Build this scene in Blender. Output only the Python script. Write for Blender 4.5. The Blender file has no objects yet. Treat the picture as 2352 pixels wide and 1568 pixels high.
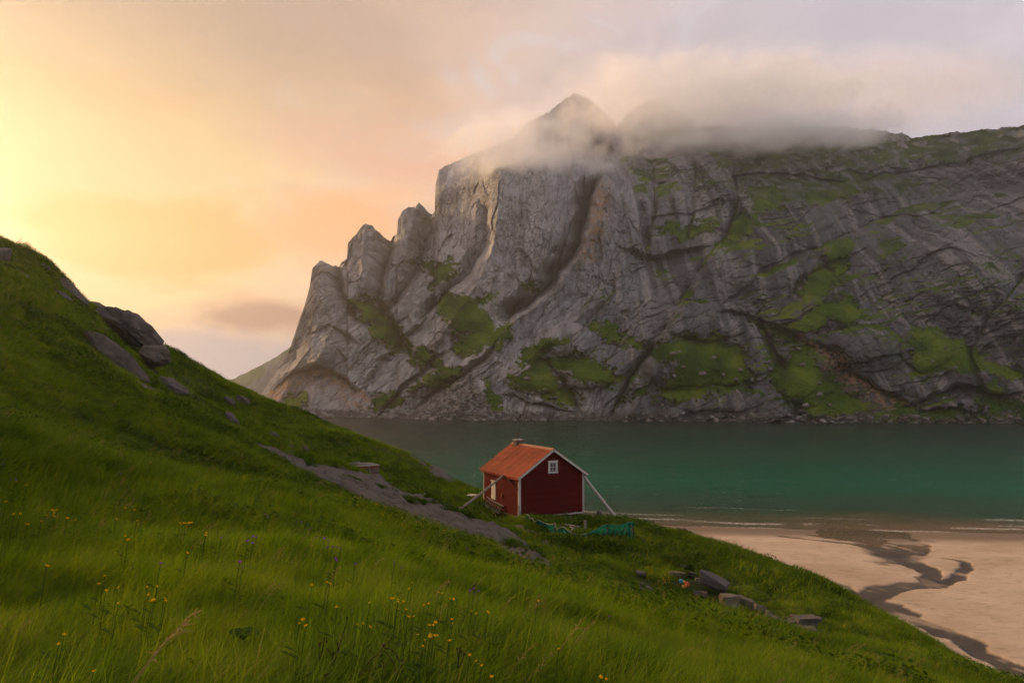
import bpy, bmesh, math, random
import numpy as np
from mathutils import Vector, Matrix

# ---------------------------------------------------------------- camera, sky, sun, exposure
SC = bpy.context.scene
COL = SC.collection
PITCH = math.radians(3.9)
CAMZ = 20.0
cam_data = bpy.data.cameras.new("camera")
cam_data.lens = 24.0
cam_data.sensor_width = 36.0
cam_data.clip_start = 0.1
cam_data.clip_end = 6000.0
cam = bpy.data.objects.new("camera", cam_data)
COL.objects.link(cam)
cam.location = (0, 0, CAMZ)
cam.rotation_euler = (math.radians(90) + PITCH, 0, 0)
SC.camera = cam

SUN_AZ = math.radians(-55.0)      # from +Y towards -X
SUN_EL = math.radians(17.0)
SUN_DIR = Vector((math.sin(SUN_AZ) * math.cos(SUN_EL), math.cos(SUN_AZ) * math.cos(SUN_EL), math.sin(SUN_EL)))

SC.view_settings.view_transform = 'Standard'
SC.view_settings.look = 'None'
SC.view_settings.exposure = 0.0
SC.view_settings.gamma = 1.0
SC.render.engine = 'CYCLES'
SC.cycles.use_denoising = True
SC.cycles.denoiser = 'OPENIMAGEDENOISE'
SC.cycles.denoising_input_passes = 'RGB_ALBEDO_NORMAL'
SC.cycles.denoising_prefilter = 'FAST'
SC.cycles.use_adaptive_sampling = True
SC.cycles.adaptive_threshold = 0.045
SC.cycles.max_bounces = 16
SC.cycles.diffuse_bounces = 2
SC.cycles.glossy_bounces = 2
SC.cycles.transmission_bounces = 3
SC.cycles.volume_bounces = 9
SC.cycles.transparent_max_bounces = 8
SC.cycles.volume_max_steps = 96
SC.cycles.volume_step_rate = 1.0
SC.cycles.sample_clamp_indirect = 4.0


class NT:
    """small helper round a node tree"""
    def __init__(self, tree):
        self.t = tree
        self.n = tree.nodes
        self.l = tree.links

    def node(self, kind, **kw):
        nd = self.n.new(kind)
        for k, v in kw.items():
            setattr(nd, k, v)
        return nd

    def put(self, sock, v):
        if v is None:
            return
        if hasattr(v, 'is_output'):
            self.l.new(v, sock)
        elif isinstance(v, (tuple, list)) and sock.type == 'RGBA' and len(v) == 3:
            sock.default_value = (*v, 1.0)
        else:
            sock.default_value = v

    def m(self, op, a, b=None, c=None, clamp=False):
        nd = self.node('ShaderNodeMath', operation=op, use_clamp=clamp)
        self.put(nd.inputs[0], a)
        self.put(nd.inputs[1], b)
        self.put(nd.inputs[2], c)
        return nd.outputs[0]

    def vm(self, op, a, b=None):
        nd = self.node('ShaderNodeVectorMath', operation=op)
        self.put(nd.inputs[0], a)
        self.put(nd.inputs[1], b)
        return nd.outputs['Value'] if op in ('DOT_PRODUCT', 'LENGTH', 'DISTANCE') else nd.outputs['Vector']

    def scale(self, v, s):
        nd = self.node('ShaderNodeVectorMath', operation='SCALE')
        self.put(nd.inputs[0], v)
        self.put(nd.inputs['Scale'], s)
        return nd.outputs['Vector']

    def ramp(self, fac, stops, mode='LINEAR'):
        nd = self.node('ShaderNodeValToRGB')
        nd.color_ramp.interpolation = mode
        el = nd.color_ramp.elements
        while len(el) < len(stops):
            el.new(0.5)
        for e, (p, c) in zip(el, stops):
            e.position = p
            e.color = (c, c, c, 1) if not isinstance(c, (tuple, list)) else (*c[:3], 1)
        self.put(nd.inputs[0], fac)
        return nd.outputs[0]

    def mix(self, fac, a, b, blend='MIX'):
        nd = self.node('ShaderNodeMix', data_type='RGBA', blend_type=blend)
        self.put(nd.inputs[0], fac)
        self.put(nd.inputs[6], a)
        self.put(nd.inputs[7], b)
        return nd.outputs[2]

    def noise(self, vec, scale, detail=4.0, rough=0.55, dist=0.0, out='Fac', lac=2.0):
        nd = self.node('ShaderNodeTexNoise')
        self.put(nd.inputs['Vector'], vec)
        nd.inputs['Scale'].default_value = scale
        nd.inputs['Detail'].default_value = detail
        nd.inputs['Roughness'].default_value = rough
        nd.inputs['Distortion'].default_value = dist
        nd.inputs['Lacunarity'].default_value = lac
        return nd.outputs[0 if out == 'Fac' else 1]

    def voro(self, vec, scale, feature='F1', rand=1.0, out=0):
        nd = self.node('ShaderNodeTexVoronoi', feature=feature)
        self.put(nd.inputs['Vector'], vec)
        nd.inputs['Scale'].default_value = scale
        nd.inputs['Randomness'].default_value = rand
        return nd.outputs[out]

    def smooth(self, v, lo, hi, a=0.0, b=1.0):
        nd = self.node('ShaderNodeMapRange', interpolation_type='SMOOTHSTEP')
        self.put(nd.inputs[0], v)
        for k, x in zip((1, 2, 3, 4), (lo, hi, a, b)):
            self.put(nd.inputs[k], x)
        return nd.outputs[0]

    def mapping(self, vec, scale=(1, 1, 1), rot=(0, 0, 0), loc=(0, 0, 0)):
        nd = self.node('ShaderNodeMapping')
        self.put(nd.inputs[0], vec)
        nd.inputs['Location'].default_value = loc
        nd.inputs['Rotation'].default_value = rot
        nd.inputs['Scale'].default_value = scale
        return nd.outputs[0]

    def attr(self, name):
        nd = self.node('ShaderNodeAttribute', attribute_name=name)
        return nd.outputs['Fac']

    def bump(self, height, strength=0.5, dist=0.1, normal=None):
        nd = self.node('ShaderNodeBump')
        self.put(nd.inputs['Height'], height)
        nd.inputs['Strength'].default_value = strength
        nd.inputs['Distance'].default_value = dist
        self.put(nd.inputs['Normal'], normal)
        return nd.outputs[0]


def build_world():
    w = bpy.data.worlds.new("World")
    SC.world = w
    w.use_nodes = True
    w.node_tree.nodes.clear()
    w.cycles.sampling_method = 'MANUAL'
    w.cycles.sample_map_resolution = 256
    g = NT(w.node_tree)
    d = g.vm('NORMALIZE', g.node('ShaderNodeTexCoord').outputs['Generated'])
    sep = g.node('ShaderNodeSeparateXYZ')
    g.put(sep.inputs[0], d)
    dz = sep.outputs[2]
    # clear air high above the cloud deck
    sky = g.node('ShaderNodeTexSky', sky_type='NISHITA')
    sky.sun_disc = False
    sky.sun_elevation = SUN_EL
    sky.sun_rotation = SUN_AZ
    sky.air_density = 1.5
    sky.dust_density = 3.0
    clear = g.scale(sky.outputs[0], 0.09)
    # thin overcast lit by the low sun: colour by angle from the sun
    warp = g.noise(d, 1.6, 1.0, 0.5, 0.3, out='Color')
    dw = g.vm('NORMALIZE', g.vm('ADD', d, g.scale(g.vm('SUBTRACT', warp, (0.5, 0.5, 0.5)), 0.16)))
    ang = g.m('DIVIDE', g.m('ARCCOSINE', g.vm('DOT_PRODUCT', dw, tuple(SUN_DIR))), math.pi)
    deck = g.ramp(ang, [(0.0, (.80, .58, .27)), (0.11, (.80, .57, .28)), (0.165, (.92, .61, .29)), (0.235, (.86, .58, .40)),
                        (0.32, (.70, .55, .50)), (0.43, (.66, .58, .62)), (0.60, (.70, .66, .72)), (1.0, (.72, .69, .76))])
    # rolling structure of the deck
    q = g.mapping(d, scale=(1.0, 1.0, 2.2))
    n1 = g.noise(q, 2.6, 4.0, 0.58, 0.5)
    n2 = g.noise(q, 5.5, 4.0, 0.6, 0.3)
    n3 = g.noise(g.mapping(d, scale=(1, 1, 2.0), loc=(3.1, 1.7, .4)), 3.2, 3.0, 0.55, 0.6)
    tone = g.m('MULTIPLY_ADD', g.smooth(n1, 0.30, 0.70), 0.26, 0.86)
    deck = g.scale(deck, tone)
    orange = g.m('MULTIPLY', g.smooth(n3, 0.48, 0.70), g.smooth(ang, 0.40, 0.14))
    deck = g.mix(g.m('MULTIPLY', orange, 0.72), deck, (1.0, .50, .20))
    greyc = g.m('MULTIPLY', g.smooth(n2, 0.50, 0.72), g.smooth(ang, 0.08, 0.30))
    deck = g.mix(g.m('MULTIPLY', greyc, 0.30), deck, (.40, .37, .42))
    # the deck thins where the blue white sky shows through
    gap = g.m('MULTIPLY', g.smooth(g.noise(g.mapping(d, scale=(1, 1, 1.6), loc=(7.7, 2.2, 5.0)), 6.5, 5.0, 0.62, 0.8), 0.56, 0.74), g.smooth(ang, 0.10, 0.28, 0.05, 0.85))
    deck = g.mix(gap, deck, g.mix(0.25, (.92, .83, .84), clear))
    # low bank of darker cloud over the sea
    low = g.m('MULTIPLY', g.smooth(dz, 0.19, 0.04), g.smooth(g.noise(g.mapping(d, scale=(1, 1, 5.0), loc=(1.3, 0.2, 0)), 3.3, 3.0, 0.55, 0.3), 0.42, 0.62))
    deck = g.mix(g.m('MULTIPLY', low, 0.65), deck, (.52, .36, .29))
    mist = g.smooth(dz, 0.11, 0.0)
    deck = g.mix(g.m('MULTIPLY', mist, 0.75), deck, (.50, .45, .46))
    # clouds over the open sea, and a broad yellow sky glow added at left
    for az, el, wa, we, k, col in ((-20.0, 5.6, 5.0, 1.6, .95, (.42, .24, .18)), (-24.0, 2.6, 10.0, 2.0, .85, (.42, .38, .40)), (-36.0, 14.0, 17.0, 7.5, .60, (.86, .62, .33)), (-28.0, 11.0, 9.0, 3.0, .95, (.98, .47, .16)), (-15.0, 13.5, 6.5, 2.8, .85, (.95, .48, .22)), (-11.0, 19.5, 8.0, 2.8, .75, (.88, .50, .34)), (-19.0, 27.0, 12.0, 3.2, .5, (.62, .45, .38)), (24.0, 27.0, 14.0, 4.0, .5, (.50, .47, .53)), (9.0, 22.0, 7.0, 2.4, .6, (.88, .66, .58))):
        ca, ce = math.radians(az), math.radians(el)
        c0 = (math.sin(ca) * math.cos(ce), math.cos(ca) * math.cos(ce), math.sin(ce))
        rgt = (math.cos(ca), -math.sin(ca), 0.0)
        du = g.m('DIVIDE', g.vm('DOT_PRODUCT', g.vm('SUBTRACT', d, c0), rgt), math.radians(wa))
        dv = g.m('DIVIDE', g.m('SUBTRACT', dz, math.sin(ce)), math.radians(we))
        rr = g.m('SQRT', g.m('ADD', g.m('MULTIPLY', du, du), g.m('MULTIPLY', dv, dv)))
        fwd = g.smooth(g.vm('DOT_PRODUCT', d, c0), 0.5, 0.8)
        edge = g.m('ADD', rr, g.m('MULTIPLY', g.m('SUBTRACT', n2, 0.5), 2.4))
        deck = g.mix(g.m('MULTIPLY', g.m('MULTIPLY', g.smooth(edge, 1.3, 0.45), fwd), k), deck, col)
    # high brown veil overhead on the sunward side
    veil = g.m('MULTIPLY', g.m('MULTIPLY', g.smooth(dz, 0.24, 0.47), g.smooth(dz, 0.80, 0.55)), g.smooth(ang, 0.34, 0.18))
    deck = g.mix(g.m('MULTIPLY', veil, 0.85), deck, (.47, .35, .27))
    bg = g.node('ShaderNodeBackground')
    g.put(bg.inputs[0], deck)
    bg.inputs[1].default_value = SKY_GAIN
    out = g.node('ShaderNodeOutputWorld')
    g.l.new(bg.outputs[0], out.inputs[0])


SKY_GAIN = 1.04
build_world()
sun_data = bpy.data.lights.new("sun", 'SUN')
sun_data.energy = 5.0
sun_data.angle = math.radians(2.0)
sun_data.color = (1.0, 0.62, 0.31)
sun = bpy.data.objects.new("sun", sun_data)
COL.objects.link(sun)
sun.location = SUN_DIR * 200
sun.rotation_euler = SUN_DIR.to_track_quat('Z', 'Y').to_euler()

# ---------------------------------------------------------------- helpers
CP, SP = math.cos(PITCH), math.sin(PITCH)
RNG = np.random.default_rng(7)
random.seed(11)


def at(px, py, Y):
    """point at forward distance Y seen at sketch coordinates (2352 x 1568)"""
    a = (np.asarray(px, float) - 1176.0) / 1568.0
    b = -(np.asarray(py, float) - 784.0) / 1568.0
    k = Y / (CP - SP * b)
    return np.stack(np.broadcast_arrays(a * k, Y, CAMZ + k * (SP + CP * b)), -1)


def on_level(px, py, z):
    a = (np.asarray(px, float) - 1176.0) / 1568.0
    b = -(np.asarray(py, float) - 784.0) / 1568.0
    k = (z - CAMZ) / (SP + CP * b)
    return np.stack(np.broadcast_arrays(a * k, (CP - SP * b) * k, z), -1)


def _hash(ix, iy, iz, seed):
    h = (ix.astype(np.uint32) * np.uint32(374761393) + iy.astype(np.uint32) * np.uint32(668265263)
         + iz.astype(np.uint32) * np.uint32(2147483647) + np.uint32(seed * 1274126177 & 0xffffffff))
    h = (h ^ (h >> np.uint32(13))) * np.uint32(1274126177)
    h = (h ^ (h >> np.uint32(16))) * np.uint32(2246822519)
    h = h ^ (h >> np.uint32(13))
    return h.astype(np.float32) / np.float32(4294967295.0)


def vnoise(x, y, z=None, seed=0):
    """value noise in 0..1"""
    x = np.asarray(x, np.float32)
    y = np.asarray(y, np.float32)
    x0 = np.floor(x); y0 = np.floor(y)
    fx = x - x0; fy = y - y0
    fx = fx * fx * (3 - 2 * fx); fy = fy * fy * (3 - 2 * fy)
    ix = x0.astype(np.int64); iy = y0.astype(np.int64)
    if z is None:
        iz = np.zeros_like(ix)
        c00 = _hash(ix, iy, iz, seed); c10 = _hash(ix + 1, iy, iz, seed)
        c01 = _hash(ix, iy + 1, iz, seed); c11 = _hash(ix + 1, iy + 1, iz, seed)
        return (c00 * (1 - fx) + c10 * fx) * (1 - fy) + (c01 * (1 - fx) + c11 * fx) * fy
    z = np.asarray(z, np.float32)
    z0 = np.floor(z); fz = z - z0; fz = fz * fz * (3 - 2 * fz)
    iz = z0.astype(np.int64)
    r = 0
    for dz, wz in ((0, 1 - fz), (1, fz)):
        c00 = _hash(ix, iy, iz + dz, seed); c10 = _hash(ix + 1, iy, iz + dz, seed)
        c01 = _hash(ix, iy + 1, iz + dz, seed); c11 = _hash(ix + 1, iy + 1, iz + dz, seed)
        r = r + wz * ((c00 * (1 - fx) + c10 * fx) * (1 - fy) + (c01 * (1 - fx) + c11 * fx) * fy)
    return r


def fbm(x, y, z=None, octaves=5, gain=0.5, lac=2.03, seed=0):
    """-1..1 or so"""
    s = 0; a = 1.0; tot = 0
    for o in range(octaves):
        k = lac ** o
        s = s + a * (2 * vnoise(x * k + 17.3 * o, y * k - 9.1 * o, None if z is None else z * k + 4.7 * o, seed + o) - 1)
        tot += a
        a *= gain
    return s / tot * 1.6


def ridged(x, y, z=None, octaves=4, gain=0.5, seed=0):
    s = 0; a = 1.0; tot = 0
    for o in range(octaves):
        k = 2.07 ** o
        n = 1 - np.abs(2 * vnoise(x * k + 11.3 * o, y * k + 5.1 * o, None if z is None else z * k, seed + o) - 1)
        s = s + a * n * n
        tot += a
        a *= gain
    return s / tot


def cells(x, y, seed=0):
    """2-D voronoi: (F2-F1, cell random)"""
    x = np.asarray(x, np.float32); y = np.asarray(y, np.float32)
    ix = np.floor(x).astype(np.int64); iy = np.floor(y).astype(np.int64)
    f1 = np.full(x.shape, 9.0, np.float32); f2 = f1.copy(); cid = np.zeros_like(f1)
    zz = np.zeros_like(ix)
    for ox in (-1, 0, 1):
        for oy in (-1, 0, 1):
            cx = ix + ox; cy = iy + oy
            px = cx + _hash(cx, cy, zz, seed); py = cy + _hash(cx, cy, zz, seed + 5)
            dd = np.sqrt((px - x) ** 2 + (py - y) ** 2)
            near = dd < f1
            f2 = np.where(near, f1, np.minimum(f2, dd))
            cid = np.where(near, _hash(cx, cy, zz, seed + 9), cid)
            f1 = np.where(near, dd, f1)
    return f2 - f1, cid


def facets(u, v, seed=0):
    """2-D voronoi facets: (F2-F1, random, tilted-plane height) - each cell a plane of its own"""
    u = np.asarray(u, np.float32); v = np.asarray(v, np.float32)
    ix = np.floor(u).astype(np.int64); iy = np.floor(v).astype(np.int64)
    f1 = np.full(u.shape, 9.0, np.float32); f2 = f1.copy()
    bx = np.zeros_like(ix); by = np.zeros_like(iy); dx0 = np.zeros_like(f1); dy0 = np.zeros_like(f1)
    zz = np.zeros_like(ix)
    for ox in (-1, 0, 1):
        for oy in (-1, 0, 1):
            cx = ix + ox; cy = iy + oy
            dx = u - (cx + _hash(cx, cy, zz, seed)); dy = v - (cy + _hash(cx, cy, zz, seed + 5))
            dd = dx * dx + dy * dy
            near = dd < f1
            f2 = np.where(near, f1, np.minimum(f2, dd))
            f1 = np.where(near, dd, f1)
            bx = np.where(near, cx, bx); by = np.where(near, cy, by)
            dx0 = np.where(near, dx, dx0); dy0 = np.where(near, dy, dy0)
    r = _hash(bx, by, zz, seed + 9)
    tx = _hash(bx, by, zz, seed + 12) - 0.5; ty = _hash(bx, by, zz, seed + 15) - 0.5
    return np.sqrt(f2) - np.sqrt(f1), r, tx * dx0 + ty * dy0


def poly_dist(px, py, pts):
    """signed side and distance from points to a polyline (arrays of px,py)"""
    best = np.full(np.shape(px), 1e9); side = np.zeros(np.shape(px)); tt = np.zeros(np.shape(px))
    n = len(pts) - 1
    for i in range(n):
        (x0, y0), (x1, y1) = pts[i][:2], pts[i + 1][:2]
        dx, dy = x1 - x0, y1 - y0
        L2 = dx * dx + dy * dy
        t = np.clip(((px - x0) * dx + (py - y0) * dy) / L2, 0, 1)
        d = np.hypot(px - x0 - t * dx, py - y0 - t * dy)
        s = np.sign((px - x0) * dy - (py - y0) * dx)
        m = d < best
        best = np.where(m, d, best); side = np.where(m, s, side); tt = np.where(m, (i + t) / n, tt)
    return best, side, tt


def in_poly(px, py, pts):
    inside = np.zeros(np.shape(px), bool)
    n = len(pts)
    for i in range(n):
        x0, y0 = pts[i]; x1, y1 = pts[(i + 1) % n]
        if y0 == y1:
            continue
        c = ((y0 > py) != (y1 > py)) & (px < (x1 - x0) * (py - y0) / (y1 - y0) + x0)
        inside ^= c
    return inside


def region(px, py, pts):
    """signed distance to a polygon, positive inside"""
    d, _, _ = poly_dist(px, py, list(pts) + [pts[0]])
    return np.where(in_poly(px, py, pts), d, -d)


def sstep(v, lo, hi):
    t = np.clip((v - lo) / (hi - lo), 0, 1)
    return t * t * (3 - 2 * t)


def grid_mesh(name, P, flip=False, smooth=True):
    """mesh from a (rows, cols, 3) array"""
    r, c = P.shape[:2]
    me = bpy.data.meshes.new(name)
    me.vertices.add(r * c)
    me.vertices.foreach_set('co', np.ascontiguousarray(P.reshape(-1), np.float32))
    i = np.arange(r * c).reshape(r, c)
    q = np.stack([i[:-1, :-1], i[:-1, 1:], i[1:, 1:], i[1:, :-1]], -1).reshape(-1, 4)
    if flip:
        q = q[:, ::-1]
    n = len(q)
    me.loops.add(n * 4)
    me.loops.foreach_set('vertex_index', np.ascontiguousarray(q.reshape(-1), np.int32))
    me.polygons.add(n)
    me.polygons.foreach_set('loop_start', np.arange(0, n * 4, 4, dtype=np.int32))
    me.polygons.foreach_set('loop_total', np.full(n, 4, np.int32))
    me.polygons.foreach_set('use_smooth', np.full(n, smooth))
    me.update(calc_edges=True)
    return me


def set_attr(me, name, arr):
    a = me.attributes.new(name, 'FLOAT', 'POINT')
    a.data.foreach_set('value', np.ascontiguousarray(np.asarray(arr).reshape(-1), np.float32))


def set_color(me, name, arr):
    a = me.attributes.new(name, 'FLOAT_COLOR', 'POINT')
    c = np.ones((arr.reshape(-1, 3).shape[0], 4), np.float32)
    c[:, :3] = arr.reshape(-1, 3)
    a.data.foreach_set('color', c.reshape(-1))


def link(name, me, mat=None, parent=None):
    o = bpy.data.objects.new(name, me)
    COL.objects.link(o)
    if mat is not None:
        me.materials.clear()
        me.materials.append(mat)
    if parent is not None:
        o.parent = parent
    return o


def tag(o, label=None, cat=None, group=None, kind=None):
    for k, v in (('label', label), ('category', cat), ('group', group), ('kind', kind)):
        if v:
            o[k] = v
    return o


def thing(name, label, cat, loc=(0, 0, 0), rot=(0, 0, 0), group=None):
    o = bpy.data.objects.new(name, None)
    o.empty_display_size = 0.1
    COL.objects.link(o)
    o.location = loc
    o.rotation_euler = rot
    return tag(o, label, cat, group)


def ordinal(n):
    ones = "zeroth first second third fourth fifth sixth seventh eighth ninth tenth eleventh twelfth thirteenth fourteenth fifteenth sixteenth seventeenth eighteenth nineteenth".split()
    tens = {2: "twenty", 3: "thirty", 4: "forty", 5: "fifty", 6: "sixty"}
    tenth = {2: "twentieth", 3: "thirtieth", 4: "fortieth", 5: "fiftieth", 6: "sixtieth"}
    if n < 20:
        return ones[n]
    return tenth[n // 10] if n % 10 == 0 else tens[n // 10] + "-" + ones[n % 10]


def rank_labels(objs, fmt):
    """objs of one kind and zone, told apart by their order across the picture"""
    objs = sorted(objs, key=lambda o: o.location.x / o.location.y)
    for i, o in enumerate(objs):
        o['label'] = fmt.format("leftmost" if i == 0 else ordinal(i + 1) + " from left")


class MB:
    """collects vertices and faces, then links them as one mesh object"""
    def __init__(self):
        self.v = []
        self.f = []

    def add(self, vs, fs):
        k = len(self.v)
        self.v += [tuple(map(float, p)) for p in vs]
        self.f += [tuple(i + k for i in f) for f in fs]
        return self

    def box(self, lo, hi, M=None):
        (x0, y0, z0), (x1, y1, z1) = lo, hi
        vs = [Vector(p) for p in ((x0, y0, z0), (x1, y0, z0), (x1, y1, z0), (x0, y1, z0), (x0, y0, z1), (x1, y0, z1), (x1, y1, z1), (x0, y1, z1))]
        if M is not None:
            vs = [M @ p for p in vs]
        return self.add(vs, [(3, 2, 1, 0), (4, 5, 6, 7), (0, 1, 5, 4), (1, 2, 6, 5), (2, 3, 7, 6), (3, 0, 4, 7)])

    def tube(self, pts, radii, n=8, caps=True):
        pts = [Vector(p) for p in pts]
        if not isinstance(radii, (list, tuple, np.ndarray)):
            radii = [radii] * len(pts)
        rings = []
        up = Vector((0, 0, 1))
        for i, p in enumerate(pts):
            t = (pts[min(i + 1, len(pts) - 1)] - pts[max(i - 1, 0)])
            t = t.normalized() if t.length > 1e-9 else Vector((0, 0, 1))
            u = t.cross(up)
            if u.length < 1e-3:
                u = t.cross(Vector((1, 0, 0)))
            u.normalize()
            w = t.cross(u)
            rings.append([p + (u * math.cos(2 * math.pi * k / n) + w * math.sin(2 * math.pi * k / n)) * radii[i] for k in range(n)])
        vs = [q for r in rings for q in r]
        fs = []
        for i in range(len(pts) - 1):
            for k in range(n):
                a, b = i * n + k, i * n + (k + 1) % n
                fs.append((a, b, b + n, a + n))
        if caps:
            fs.append(tuple(range(n - 1, -1, -1)))
            fs.append(tuple((len(pts) - 1) * n + k for k in range(n)))
        return self.add(vs, fs)

    def mesh(self, name, smooth=False, bevel=0.0):
        me = bpy.data.meshes.new(name)
        me.from_pydata(self.v, [], self.f)
        if bevel:
            bm = bmesh.new()
            bm.from_mesh(me)
            bmesh.ops.recalc_face_normals(bm, faces=bm.faces)
            bmesh.ops.bevel(bm, geom=bm.edges[:], offset=bevel, segments=1, affect='EDGES', profile=0.6)
            bm.to_mesh(me)
            bm.free()
        if smooth:
            me.polygons.foreach_set('use_smooth', [True] * len(me.polygons))
        me.update()
        return me

    def build(self, name, mat, parent=None, smooth=False, bevel=0.0):
        return link(name, self.mesh(name, smooth, bevel), mat, parent)


def mat_new(name):
    m = bpy.data.materials.new(name)
    m.use_nodes = True
    m.node_tree.nodes.clear()
    g = NT(m.node_tree)
    out = g.node('ShaderNodeOutputMaterial')
    return m, g, out


def principled(g, out, color, rough=0.8, normal=None, spec=0.08, **kw):
    b = g.node('ShaderNodeBsdfPrincipled')
    g.put(b.inputs['Base Color'], color)
    g.put(b.inputs['Roughness'], rough)
    g.put(b.inputs['Specular IOR Level'], spec)
    g.put(b.inputs['Normal'], normal)
    for k, v in kw.items():
        g.put(b.inputs[k], v)
    g.l.new(b.outputs[0], out.inputs[0])
    return b


def position(g):
    return g.node('ShaderNodeNewGeometry').outputs['Position']


def obj_coords(g):
    return g.node('ShaderNodeTexCoord').outputs['Object']

# ---------------------------------------------------------------- the near hillside: a height field through surveyed and added points
def hill_points():
    P = []
    def s(*rows):
        for px, py, Y in rows:
            P.append(tuple(at(px, py, Y)))
    # foreground slope below the camera
    s((1176, 1568, 4.6), (0, 1568, 3.8), (0, 1300, 7.2), (0, 1120, 12.5), (0, 930, 22), (0, 720, 36), (600, 1568, 4.2), (600, 1330, 8.5),
      (600, 1140, 19), (300, 1140, 13.5), (300, 940, 30), (900, 1420, 8), (900, 1270, 16), (1176, 1420, 9), (1200, 1300, 24), (1500, 1520, 8.5),
      (1500, 1420, 18), (1750, 1540, 11), (1800, 1495, 21), (2000, 1560, 15), (1650, 1568, 7.5))
    # crest of the near slope where it rolls away from view
    s((590, 1042, 37), (460, 948, 41), (330, 890, 43), (190, 770, 42), (90, 668, 44), (760, 1132, 33), (930, 1192, 30), (1130, 1264, 29), (1300, 1356, 26))
    # rock strip and the shelf with the cottage
    s((620, 1030, 45), (770, 1090, 43), (930, 1150, 38.5), (1060, 1190, 37), (1180, 1245, 34), (1300, 1320, 29), (870, 1103, 49), (1000, 1160, 45), (1060, 1178, 46.5),
      (1150, 1190, 48), (1200, 1192, 47), (1345, 1190, 49.5), (1270, 1225, 43), (1450, 1240, 42), (1400, 1330, 33), (1560, 1330, 36), (1640, 1365, 35),
      (1700, 1395, 33.5), (1840, 1445, 30), (1500, 1385, 28.5), (2100, 1520, 24), (2352, 1590, 22), (1270, 1170, 52))
    # edge above the beach
    s((1455, 1208, 49), (1560, 1233, 46), (1700, 1274, 43), (1860, 1343, 38), (2000, 1417, 33), (2170, 1506, 28.5), (2330, 1585, 25.5))
    # middle ground left of the cottage and the skyline ridge
    s((600, 1000, 54), (480, 940, 60), (560, 965, 66), (700, 1005, 63), (800, 1045, 60), (690, 1050, 53), (950, 1110, 57), (1040, 1142, 53), (850, 1075, 56), (1090, 1150, 52),
      (380, 870, 88), (440, 892, 90), (500, 913, 88), (600, 944, 86), (700, 974, 82), (850, 1024, 76), (950, 1060, 71), (1010, 1084, 68), (1090, 1126, 63),
      (380, 900, 62), (300, 830, 60), (250, 760, 62))
    s((345, 824, 66), (250, 731, 66), (200, 699, 65), (150, 659, 63), (65, 586, 59), (0, 554, 56), (-200, 520, 48), (-420, 560, 38), (60, 640, 50))  # off-frame end of the ridge lowered to let sun reach the slope
    # plain points: bank, sea bed, unseen shoulders, the left one raised to shade the foreground
    P += [(15, 64, .2), (22.5, 57, .3), (28, 46, .3), (30, 37, .3), (31, 27, 0.5), (6, 68, 3.5), (10, 78, -2), (0, 84, -2.5), (-6, 80, 3.5), (-12, 96, -3),
          (-25, 112, -4), (-45, 128, -4), (-70, 140, -4), (-35, 98, 8), (-60, 104, 14), (20, 75, -1), (40, 60, -1), (45, 30, -1), (36, 8, 2), (24, 0, 8),
          (12, -4, 13.8), (0, 0, 18.35), (-6, 0, 20.2), (-15, 2, 24.5), (-24, 14, 28.5), (-34, 10, 31), (-50, 20, 34), (-64, 50, 33), (-75, 75, 30), (-80, 110, 15), (0, -8, 19.5), (-30, -8, 25), (10, 3, 14.6)]
    return np.array(P)


HP = hill_points()


def _tps_kernel(r2):
    return np.where(r2 > 1e-12, 0.5 * r2 * np.log(r2 + 1e-12), 0.0)


def _tps_fit(P, lam=0.6):
    n = len(P)
    xy = P[:, :2]
    K = _tps_kernel(((xy[:, None] - xy[None]) ** 2).sum(-1)) + lam * np.eye(n)
    A = np.zeros((n + 3, n + 3))
    A[:n, :n] = K
    A[:n, n] = 1; A[:n, n + 1:] = xy
    A[n, :n] = 1; A[n + 1:, :n] = xy.T
    return np.linalg.solve(A, np.concatenate([P[:, 2], np.zeros(3)]))


HW = _tps_fit(HP)


def hill_z(x, y, rough=True):
    x = np.asarray(x, float); y = np.asarray(y, float)
    sh = x.shape
    xf, yf = x.reshape(-1), y.reshape(-1)
    out = np.empty(xf.size)
    n = len(HP)
    for k in range(0, xf.size, 40000):
        a, b = xf[k:k + 40000], yf[k:k + 40000]
        r2 = (a[:, None] - HP[None, :, 0]) ** 2 + (b[:, None] - HP[None, :, 1]) ** 2
        out[k:k + 40000] = _tps_kernel(r2) @ HW[:n] + HW[n] + HW[n + 1] * a + HW[n + 2] * b
    z = out.reshape(sh)
    if rough:
        d = np.hypot(x, y)
        far = sstep(d, 4, 30)
        z = z + fbm(x / 6.0, y / 6.0, octaves=3, seed=3) * (0.12 + 0.30 * far) + fbm(x / 1.3, y / 1.3, octaves=3, seed=8) * (0.06 + 0.11 * far)
    return np.maximum(z, -5.0)


def hit_hill(px, py, y0=2.5, y1=125.0):
    """first place where the view line through sketch point (px,py) meets the hillside"""
    Y = np.concatenate([np.linspace(y0, 20, 140), np.linspace(20.2, y1, 420)])
    p = at(px, py, Y)
    below = p[:, 2] < hill_z(p[:, 0], p[:, 1])
    k = int(np.argmax(below)) if below.any() else len(Y) - 1
    a, b = p[max(k - 1, 0)], p[k]
    for _ in range(12):
        m = 0.5 * (a + b)
        t = (at(px, py, m[1]))
        if t[2] < float(hill_z(t[0], t[1])):
            b = t
        else:
            a = t
    return 0.5 * (a + b)


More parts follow.
